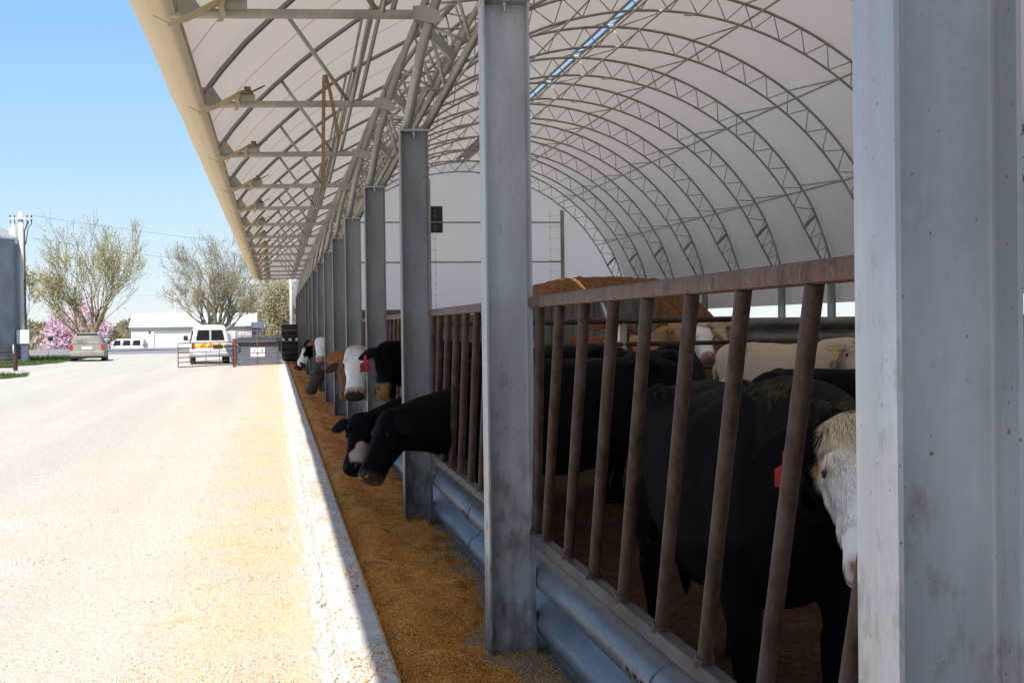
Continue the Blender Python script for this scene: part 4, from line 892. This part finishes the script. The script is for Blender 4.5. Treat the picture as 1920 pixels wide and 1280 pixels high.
# dusty minivan
v = empty('minivan', (-10.65, 82.4, 0), 'dusty grey minivan parked on the gravel in front of the pink blossom tree', 'minivan', None, R(4))
mb = body_loft([(0,outline(.86,.60,.34,.98,1.50)),(.08,outline(.93,.64,.30,1.02,1.66)),(.6,outline(.97,.70,.26,1.02,1.70)),(2.6,outline(.98,.70,.25,1.0,1.69)),(3.3,outline(.97,.60,.25,1.0,1.5)),(4.0,outline(.95,.5,.27,.92,1.06,.05)),(4.7,outline(.85,.45,.3,.8,.9,.05))]); mb.build('body', M['dust_paint'], v, 35)
mb = MB(); mb.add([(-.78,-.02,1.06),(.78,-.02,1.06),(.56,-.02,1.44),(-.56,-.02,1.44),(-.78,.06,1.06),(.78,.06,1.06),(.6,.12,1.56),(-.6,.12,1.56)], [(0,1,2,3),(4,7,6,5),(0,4,5,1),(1,5,6,2),(2,6,7,3),(3,7,4,0)]); mb.build('rear_window', M['dust_glass'], v)
mb = MB(); mb.bbox(-.58,.58,-.04,.12,1.60,1.65,.02); mb.build('spoiler', M['lid'], v)
for x in (-.86, .86):
    mb = MB(); mb.bbox(x-.09,x+.09,-.015,.08,.72,1.02,.02); mb.build('tail_light', M['red_lens'], v)
mb = MB(); mb.bbox(-.95,.95,-.10,.12,.34,.66,.06); mb.build('bumper', M['dust_paint'], v, 40)
mb = MB(); mb.bbox(-.28,.28,-.022,0,.74,.90,.01); mb.build('licence_plate', M['sign_white'], v)
mb = MB(); mb.box(-.95,.95,-.06,.1,.24,.335); mb.build('underbody', M['black'], v)
for x, y in ((-.86,.85),(.86,.85),(-.86,3.75),(.86,3.75)): wheel(v, x, y, .34, .24)
for sgn in (-1, 1):
    mb = MB(); mb.bbox(sgn*1.08-.09,sgn*1.08+.09,2.95,3.08,1.02,1.20,.03); mb.tube([(sgn*1.02,3.0,1.06),(sgn*.93,3.0,1.0)], .02, 6); mb.build('wing_mirror', M['lid'], v)
# white wagon across the road (side on)
v = empty('white_car', (-13.1, 146.5, -.72), 'white estate car seen side-on beyond the road by the white shed', 'car', None, R(82))
mb = body_loft([(0,outline(.8,.55,.35,.9,1.25)),(.15,outline(.88,.62,.28,.95,1.62)),(.8,outline(.9,.66,.26,.98,1.72)),(2.8,outline(.9,.66,.26,.98,1.70)),(3.5,outline(.9,.56,.26,.96,1.3)),(4.0,outline(.88,.5,.28,.9,1.02,.05)),(4.7,outline(.78,.4,.32,.75,.85,.05))]); mb.build('body', M['white_paint'], v, 35)
for sgn in (-1, 1):
    for y0, y1 in ((.35,1.2),(1.35,2.2),(2.35,3.1)):
        mb = MB(); x0, x1 = sgn*.90, sgn*.745; i0, i1 = sgn*.84, sgn*.70
        mb.add([(x0,y0,1.04),(x0,y1,1.04),(x1,y1-.1,1.56),(x1,y0+.05,1.56),(i0,y0,1.04),(i0,y1,1.04),(i1,y1-.1,1.56),(i1,y0+.05,1.56)], [(0,1,2,3),(4,7,6,5),(0,4,5,1),(1,5,6,2),(2,6,7,3),(3,7,4,0)]); mb.build('side_window', M['glass'], v)
for x, y in ((-.80,.9),(.80,.9),(-.80,3.7),(.80,3.7)): wheel(v, x, y, .34, .22)
mb = MB(); mb.bbox(-.86,-.70,-.02,.12,.92,1.2,.02); mb.bbox(.70,.86,-.02,.12,.92,1.2,.02); mb.build('tail_light', M['red_lens'], v)

# ------------------------------------------------------------------ buildings, silo, poles
b = empty('white_shed', (-15.9, 160, -1.0), 'long low white metal shed with a pale roof behind the road and the van', 'shed')
mb = MB(); mb.prism([(0,0),(0,3.22),(4.5,4.62),(9,3.22),(9,0)], 'x', 0, 13.6); mb.build('wall', M['white_wall'], b)
mb = MB(); mb.prism([(-.3,3.16),(4.5,4.66),(9.3,3.16),(9.3,3.26),(4.5,4.76),(-.3,3.26)], 'x', -.25, 13.85); mb.build('roof', M['white_wall'], b)
mb = MB(); mb.box(2.6,8.2,-.05,-.01,0,2.55); d_ = mb.build('door', M['white_wall'], b)
mb = MB(); mb.box(2.5,8.3,-.10,-.052,2.55,2.66); mb.box(2.5,2.58,-.10,-.052,0,2.55); mb.build('door_track', M['grey_metal'], d_)
mb = MB(); mb.box(1.9,2.12,-.06,-.01,2.5,2.72); mb.build('vent', M['lid'], b)
mb = MB(); mb.box(6.9,7.5,-.08,-.055,1.85,2.35); mb.build('window_pane', M['glass'], b)
b = empty('blue_grey_shed', (-2.6, 158, -1.0), 'small blue-grey shed wall beside the bare tree, right of the white shed', 'shed')
mb = MB(); mb.prism([(0,0),(0,2.9),(2,3.3),(4,2.9),(4,0)], 'x', 0, 1.1); mb.build('wall', M['blue_dump'], b)
mb = MB(); mb.prism([(-.2,2.86),(2,3.54),(4.2,2.86),(4.2,2.94),(2,3.64),(-.2,2.94)], 'x', -.1, 1.2); mb.build('roof', M['blue_dump'], b)
s = empty('grain_silo', (-20.1, 84.5, -.1), 'grey corrugated steel grain silo at the left edge beside the utility pole', 'silo')
pr = []; 
for k in range(int(6.9/.1)+1): pr.append((5.6 + (.012 if k % 2 else -.012) + (-.02 if k % 11 == 0 else 0), .3 + k*.1))
mb = MB(); mb.lathe(pr, 72); mb.build('wall', M['silo'], s, True)
mb = MB(); mb.lathe([(5.75,7.15),(5.72,7.24),(.6,9.9),(.6,10.2),(0.01,10.4)], 48)
for k in range(48):
    a_ = 2*math.pi*k/48; mb.tube([(5.7*math.cos(a_),5.7*math.sin(a_),7.27),(.62*math.cos(a_),.62*math.sin(a_),9.93)], .04, 5)
mb.build('roof', M['silo_roof'], s)
mb = MB(); mb.lathe([(5.9,-.1),(5.9,.3),(5.5,.31)], 48); mb.build('foundation', M['concrete'], s)
def insul(mb, x, z): mb.lathe([(.03,0),(.05,.04),(.03,.08),(.05,.12),(.02,.17)], 8, (x, 0, z))
def utility_pole(x, y, z0, h, label, arms, r=.17, xf=False):
    p = empty('utility_pole', (x, y, z0), label, 'utility pole', 'utility poles')
    mb = MB(); mb.tube([(0,0,0),(0,0,h*.5),(.0,0,h)], [r, r*.85, r*.68], 12); mb.build('pole', M['wood_pole'], p, True)
    for z, w_ in arms:
        mb = MB(); mb.box(-w_, w_, -.22, -.12, z, z+.10); a_ = mb.build('crossarm', M['wood_pole'], p)
        mb = MB()
        for q_ in (-w_*.95, -w_*.55, w_*.55, w_*.95): insul(mb, q_, z+.1); mb.tube([(q_,0,z-.25),(q_,0,z)], .03, 6)
        mb.build('insulator', M['cable'], a_)
    if xf:
        mb = MB(); mb.tube([(-.42,-.05,h-1.85),(-.42,-.05,h-.95)], .24, 16); mb.tube([(-.42,-.05,h-.95),(-.42,-.05,h-.65)], .05, 8); mb.build('transformer', M['sign_white'], p, 40)
        mb = MB(); mb.tube([(.2,-.12,.4),(.2,-.12,h-1.1),(.45,-.12,h-.55)], .045, 8); mb.tube([(.26,-.1,h-1.9),(.42,-.1,h-.9),(.62,-.1,h-.7),(.55,-.1,h-.3)], .03, 6); mb.build('conduit', M['cable'], p, True)
        mb = MB(); mb.bbox(-.28,.42,-.42,-.18,1.15,1.95,.03); mb.build('meter_box', M['sign_white'], p)
        mb = MB(); mb.bbox(-.12,.36,-.36,-.18,.05,1.149,.02); mb.build('service_box', M['blue_dump'], p)
    return p
utility_pole(-14.35, 83.5, -.05, 8.75, 'tall pale utility pole with crossarm, white transformer and meter box beside the silo', [(8.3,.62)], .20, True)
utility_pole(-11.6, 168, -1.0, 7.0, 'short distant utility pole rising behind the white shed ridge', [(6.3,.6)], .17)
utility_pole(1.36, 121, -.1, 7.2, 'pale utility pole just left of the last barn posts', [], .15)
def wire(a, b, sag, label, r=.009):
    pts = [Vector(a).lerp(Vector(b), t) - Vector((0,0,sag*4*t*(1-t))) for t in np.linspace(0,1,24)]
    mb = MB(); mb.tube(pts, r, 4); tag(mb.build('power_line', M['cable'], None, True), label, 'power line', 'power lines')
wire((-13.8,83.6,8.5), (30,190,13.5), 1.6, 'highest thin power line crossing the sky above the spring tree')
wire((-13.8,83.6,7.2), (30,190,10.2), 1.6, 'second power line crossing the sky behind the spring tree')
wire((-11.6,168,6.0), (30,175,6.6), 1.0, 'power line running right from the pole behind the white shed')
wire((-60,178,8.6), (-11.6,168,6.0), 1.0, 'power line running left from the pole behind the white shed')
fz_ = empty('pipe_fence', (-11.45, 64.7, 0), 'rusty pipe fence with a thick corner post at the left edge', 'fence')
mb = MB(); mb.tube([(0,0,-.2),(0,0,1.02)], .10, 12); mb.build('fence_post', M['rust'], fz_, 40)
mb = MB(); mb.tube([(-.06,-.1,.8),(-.06,-.1,1.2)], .025, 8); mb.build('marker_rod', M['sign_white'], fz_, True)
for z in (.88, .56, .22):
    mb = MB(); mb.tube([(0,0,z),(-7,.6,z-.02)], .04, 8); mb.build('rail', M['rust'], fz_, True)
mbx = empty('mailbox', (-15.9, 103, -.05), 'small dark mailbox on a leaning thin post by the road', 'mailbox')
mb = MB(); mb.tube([(-.1,0,0),(.08,0,1.2)], .035, 8); mb.build('pole', M['wood_pole'], mbx)
mb = MB(); mb.bbox(-.06,.26,-.28,.22,1.2,1.5,.06); mb.build('box', M['lid'], mbx, 40)
eb_ = empty('electric_cabinet', (-21.9, 146, -.9), 'small white cabinet with a grey door across the road behind the pole', 'cabinet')
mb = MB(); mb.bbox(-.55,.55,-.3,.3,0,1.75,.03); mb.build('housing', M['white_paint'], eb_)
mb = MB(); mb.box(-.2,.4,-.33,-.302,.3,1.35); mb.build('door', M['grey_metal'], eb_)

# ------------------------------------------------------------------ vegetation
def branch(mb, tips, p, d, ln, r, depth, spread, rnd, nseg=4, minr=.012, upb=.15, kids=(2,3)):
    pts = [p]; rs = [r]; q = p.copy(); dd = d.copy()
    for i in range(nseg):
        dd = (dd + Vector((rnd.gauss(0,.13), rnd.gauss(0,.13), rnd.gauss(0,.08)+upb*.25))).normalized()
        q = q + dd*(ln/nseg); pts.append(q.copy()); rs.append(max(minr, r*(1-.5*(i+1)/nseg)))
    mb.tube(pts, rs, 6 if r > .08 else (4 if r > .025 else 3), cap=False)
    if depth == 0:
        tips += [(x, dd) for x in pts[1:]]; return
    if depth <= 1: tips += [(x, dd) for x in pts[2:]]
    nk = rnd.randint(*kids)
    for k in range(nk + 1):
        i = nseg if k < 2 else rnd.randint(1, nseg)
        ax = dd.orthogonal().normalized(); ax.rotate(Matrix.Rotation(rnd.uniform(0, 6.28), 3, dd))
        nd = (dd*math.cos(spread*(.5+.7*rnd.random())) + ax*math.sin(spread*(.5+.7*rnd.random())) + Vector((0,0,upb))).normalized()
        branch(mb, tips, pts[i], nd, ln*rnd.uniform(.62,.86), rs[i]*rnd.uniform(.55,.8), depth-1, spread, rnd, nseg, minr, upb, kids)
def leaves(name, tips, n, size, spread, m, parent, rnd, aspect=1.6):
    V = []; c0 = np.array([t[0][:] for t in tips]); idx = np.array([rnd.randrange(len(tips)) for _ in range(n)])
    rg = np.random.default_rng(rnd.randrange(9999)); c = c0[idx] + rg.normal(0, spread, (n,3))
    a = rg.normal(size=(n,3)); a /= np.linalg.norm(a, axis=1)[:,None]; b_ = np.cross(a, rg.normal(size=(n,3))); b_ /= np.linalg.norm(b_, axis=1)[:,None]
    s_ = size*(.5+rg.random((n,1)))
    V = np.stack([c-a*s_*aspect, c+b_*s_, c+a*s_*aspect, c-b_*s_], 1).reshape(-1,3); F_ = (np.arange(n)*4)[:,None] + np.array([[0,1,2,3]])
    o = fast_mesh(name, V, F_, m); o.parent = parent; return o
def tree(loc, label, seed, stems, height, depth, spread, bark, leafm, nleaf, lsize, lspread, r0, upb=.15, kids=(2,3), trunk_h=0, name='tree', minr=.012, cat='tree', asp=1.6):
    rnd = random.Random(seed); t = empty(name, loc, label, cat, 'trees beyond the yard'); mb = MB(); tips = []
    base = Vector((0,0,-.2))
    if trunk_h:
        mb.tube([base, Vector((0,0,trunk_h*.5)), Vector((.05,0,trunk_h))], [r0*1.25, r0*1.02, r0*1.05], 12); base = Vector((.03,0,trunk_h*.92))
    for k, (dx, dy, f_) in enumerate(stems):
        branch(mb, tips, base, Vector((dx, dy, 1)).normalized(), height*f_, r0*(.5 if trunk_h else .55)*rnd.uniform(.8,1.1), depth, spread, rnd, 5, minr, upb, kids)
    mb.build('trunk', bark, t, True)
    if nleaf: leaves('crown', tips, nleaf, lsize, lspread, leafm, t, rnd, asp)
    return t
tree((-14.7,116,-.1), 'wide multi-stemmed tree with thin yellow-green spring leaves behind the minivan', 11, [(-.75,.1,.30),(-.42,-.3,.34),(-.18,.2,.38),(.02,-.1,.40),(.14,.3,.37),(.30,-.2,.38),(.52,.1,.34),(-.95,-.1,.24),(.40,.4,.33)], 8.7, 4, .36, M['bark_olive'], M['leaf_spring'], 10500, .036, .28, .34, .16, (2,3), .9, 'spring_tree', .014)
tree((-6.3,151,-1.0), 'large bare spreading tree with budding twigs above the white shed and van', 23, [(-.9,.1,.25),(-.45,.4,.31),(-.12,-.2,.36),(.10,.2,.37),(.35,-.3,.34),(.9,.1,.30),(1.3,-.2,.25),(-1.3,-.1,.22),(.2,.5,.3)], 10.0, 4, .42, M['bark'], M['leaf_bud'], 13000, .016, .32, .62, .10, (2,3), 2.4, 'bare_tree', .017, asp=14)
tree((-17.6,97,-.1), 'small dark-branched tree with sparse leaves right of the utility pole', 31, [(-.35,.1,.30),(.35,0,.34),(.1,.3,.36),(.75,.1,.28)], 6.4, 4, .42, M['bark'], M['leaf_spring'], 2600, .05, .16, .20, .14, (1,3), 1.4, 'small_tree', .012)
tree((-1.2,166,-1.0), 'olive budding tree behind the dumpsters, left of the barn end', 41, [(-.5,0,.3),(.1,.1,.36),(.5,.2,.32),(.8,-.1,.28)], 8.0, 4, .45, M['bark_olive'], M['leaf_bud'], 9000, .07, .4, .24, .10, (2,3), 1.0, 'budding_tree', .016)
tree((4.5,172,-1.0), 'pale bare tree showing between the pole and the last barn posts', 43, [(-.5,0,.3),(.0,.1,.38),(.4,.2,.33)], 10.5, 4, .42, M['bark'], M['leaf_bud'], 5000, .07, .4, .24, .12, (2,3), 1.6, 'bare_tree', .018)
tree((-19.0,142,-1.0), 'round pink blossoming magnolia behind the minivan', 51, [(-.9,.2,.28),(-.5,-.3,.32),(-.1,.1,.36),(.3,.3,.34),(.7,-.2,.3),(1.0,.1,.26),(-1.3,0,.22),(1.4,.1,.2)], 5.6, 3, .5, M['bark'], M['blossom'], 9000, .085, .33, .22, .06, (2,4), .5, 'magnolia_tree', .02)
tree((-27.5,128,-.2), 'bare twiggy tree at the left edge behind the silo', 61, [(-.4,0,.3),(.1,.1,.36),(.5,.2,.32)], 13, 4, .42, M['bark'], M['leaf_bud'], 2500, .05, .3, .3, .12, (2,3), 2.0, 'bare_tree', .016)
# the far wood reads as one mass
n = 30000; rg = np.random.default_rng(5); xx = -75 + 130*rg.random(n); lump = np.array([3.2 + 1.5*nz(x*.1, 0, 1.3, 3) + 1.0*nz(x*.4, 0, 1.1, 6) for x in xx])
lump = lump*np.where(xx > -9, 1.3, 1.0)
zz = -1.0 + lump*1.35*rg.random(n)**.8; yy = 182 + 40*rg.random(n); c = np.stack([xx*(yy/190), yy, zz], 1)
a = rg.normal(size=(n,3)); a[:,2] = np.abs(a[:,2])*1.6; a /= np.linalg.norm(a, axis=1)[:,None]; b_ = np.cross(a, rg.normal(size=(n,3))); b_ /= np.linalg.norm(b_, axis=1)[:,None]; s_ = (.10+.32*rg.random((n,1))**2)
V = np.stack([c-a*s_*2.0, c+b_*s_*.6, c+a*s_*2.0, c-b_*s_*.6], 1).reshape(-1,3)
tag(fast_mesh('far_wood', V, (np.arange(n)*4)[:,None]+np.array([[0,1,2,3]]), M['leaf_wood']), 'low olive and brown wood along the horizon beyond the road', 'wood', None, 'stuff')
def grass_patch(name, poly, n, label, z=.03, hgt=.12):
    xs_ = [p[0] for p in poly]; ys_ = [p[1] for p in poly]; rg = np.random.default_rng(len(poly)+n); P_ = []
    def inside(x, y):
        r_ = False; j = len(poly)-1
        for i in range(len(poly)):
            if (poly[i][1] > y) != (poly[j][1] > y) and x < (poly[j][0]-poly[i][0])*(y-poly[i][1])/(poly[j][1]-poly[i][1])+poly[i][0]: r_ = not r_
            j = i
        return r_
    while len(P_) < n:
        x = rg.uniform(min(xs_), max(xs_)); y = rg.uniform(min(ys_), max(ys_)); 
        if inside(x + .35*nz(x, y, .9, 1), y + .8*nz(x, y, .7, 2)): P_.append((x, y, z))
    P_ = np.array(P_); a = rg.random(n)*6.28; h_ = hgt*(.4+rg.random(n)); wv = .012+.012*rg.random(n)
    d = np.stack([np.cos(a), np.sin(a), np.zeros(n)], 1); le = rg.normal(0,.35,(n,2))
    tip = P_ + np.stack([le[:,0]*h_, le[:,1]*h_, h_], 1)
    V = np.stack([P_-d*wv[:,None], P_+d*wv[:,None], tip], 1).reshape(-1,3)
    tag(fast_mesh(name, V, (np.arange(n)*3)[:,None]+np.array([[0,1,2]]), M['grass']), label, 'grass', None, 'stuff')
def sheet(name, poly, z, m):
    mb = MB(); mb.v = [(x, y, z) for x, y in poly]; mb.f = [tuple(range(len(poly)))]; struct(mb.build(name, m))
g1 = [(-40,68),(-13.6,71.0),(-12.6,74),(-11.8,80),(-11.9,92),(-12.2,101),(-40,101)]
g2 = [(-40,48),(-10.6,51.5),(-9.4,55.5),(-9.9,58.5),(-11.5,60),(-40,62)]
sheet('grass_verge', g1, .075, M['turf']); sheet('grass_corner', g2, .075, M['turf'])
grass_patch('verge_grass', g1, 30000, 'green grass verge below the utility pole and silo', .07, .14)
grass_patch('corner_grass', g2, 16000, 'green grass corner at the left edge in front of the rusty pipe fence', .07, .12)
# a loose tan strap hung over an eave brace
mb = MB()
pts = [(.60,17.06,3.42),(.612,17.05,4.2),(.628,17.05,4.80),(.645,17.06,4.83),(.70,17.06,4.62),(.80,17.07,4.05)]
mb.loft([[(x-.022,y,z),(x+.022,y-.006,z+.004),(x+.022,y-.002,z+.006),(x-.022,y+.004,z+.003)] for x,y,z in pts])
tag(mb.build('hanging_strap', simple('dull_brown_webbing', (.22,.15,.09), (.34,.24,.15), 20, .85)), 'loose tan webbing strap hanging over a brace under the eave', 'strap')
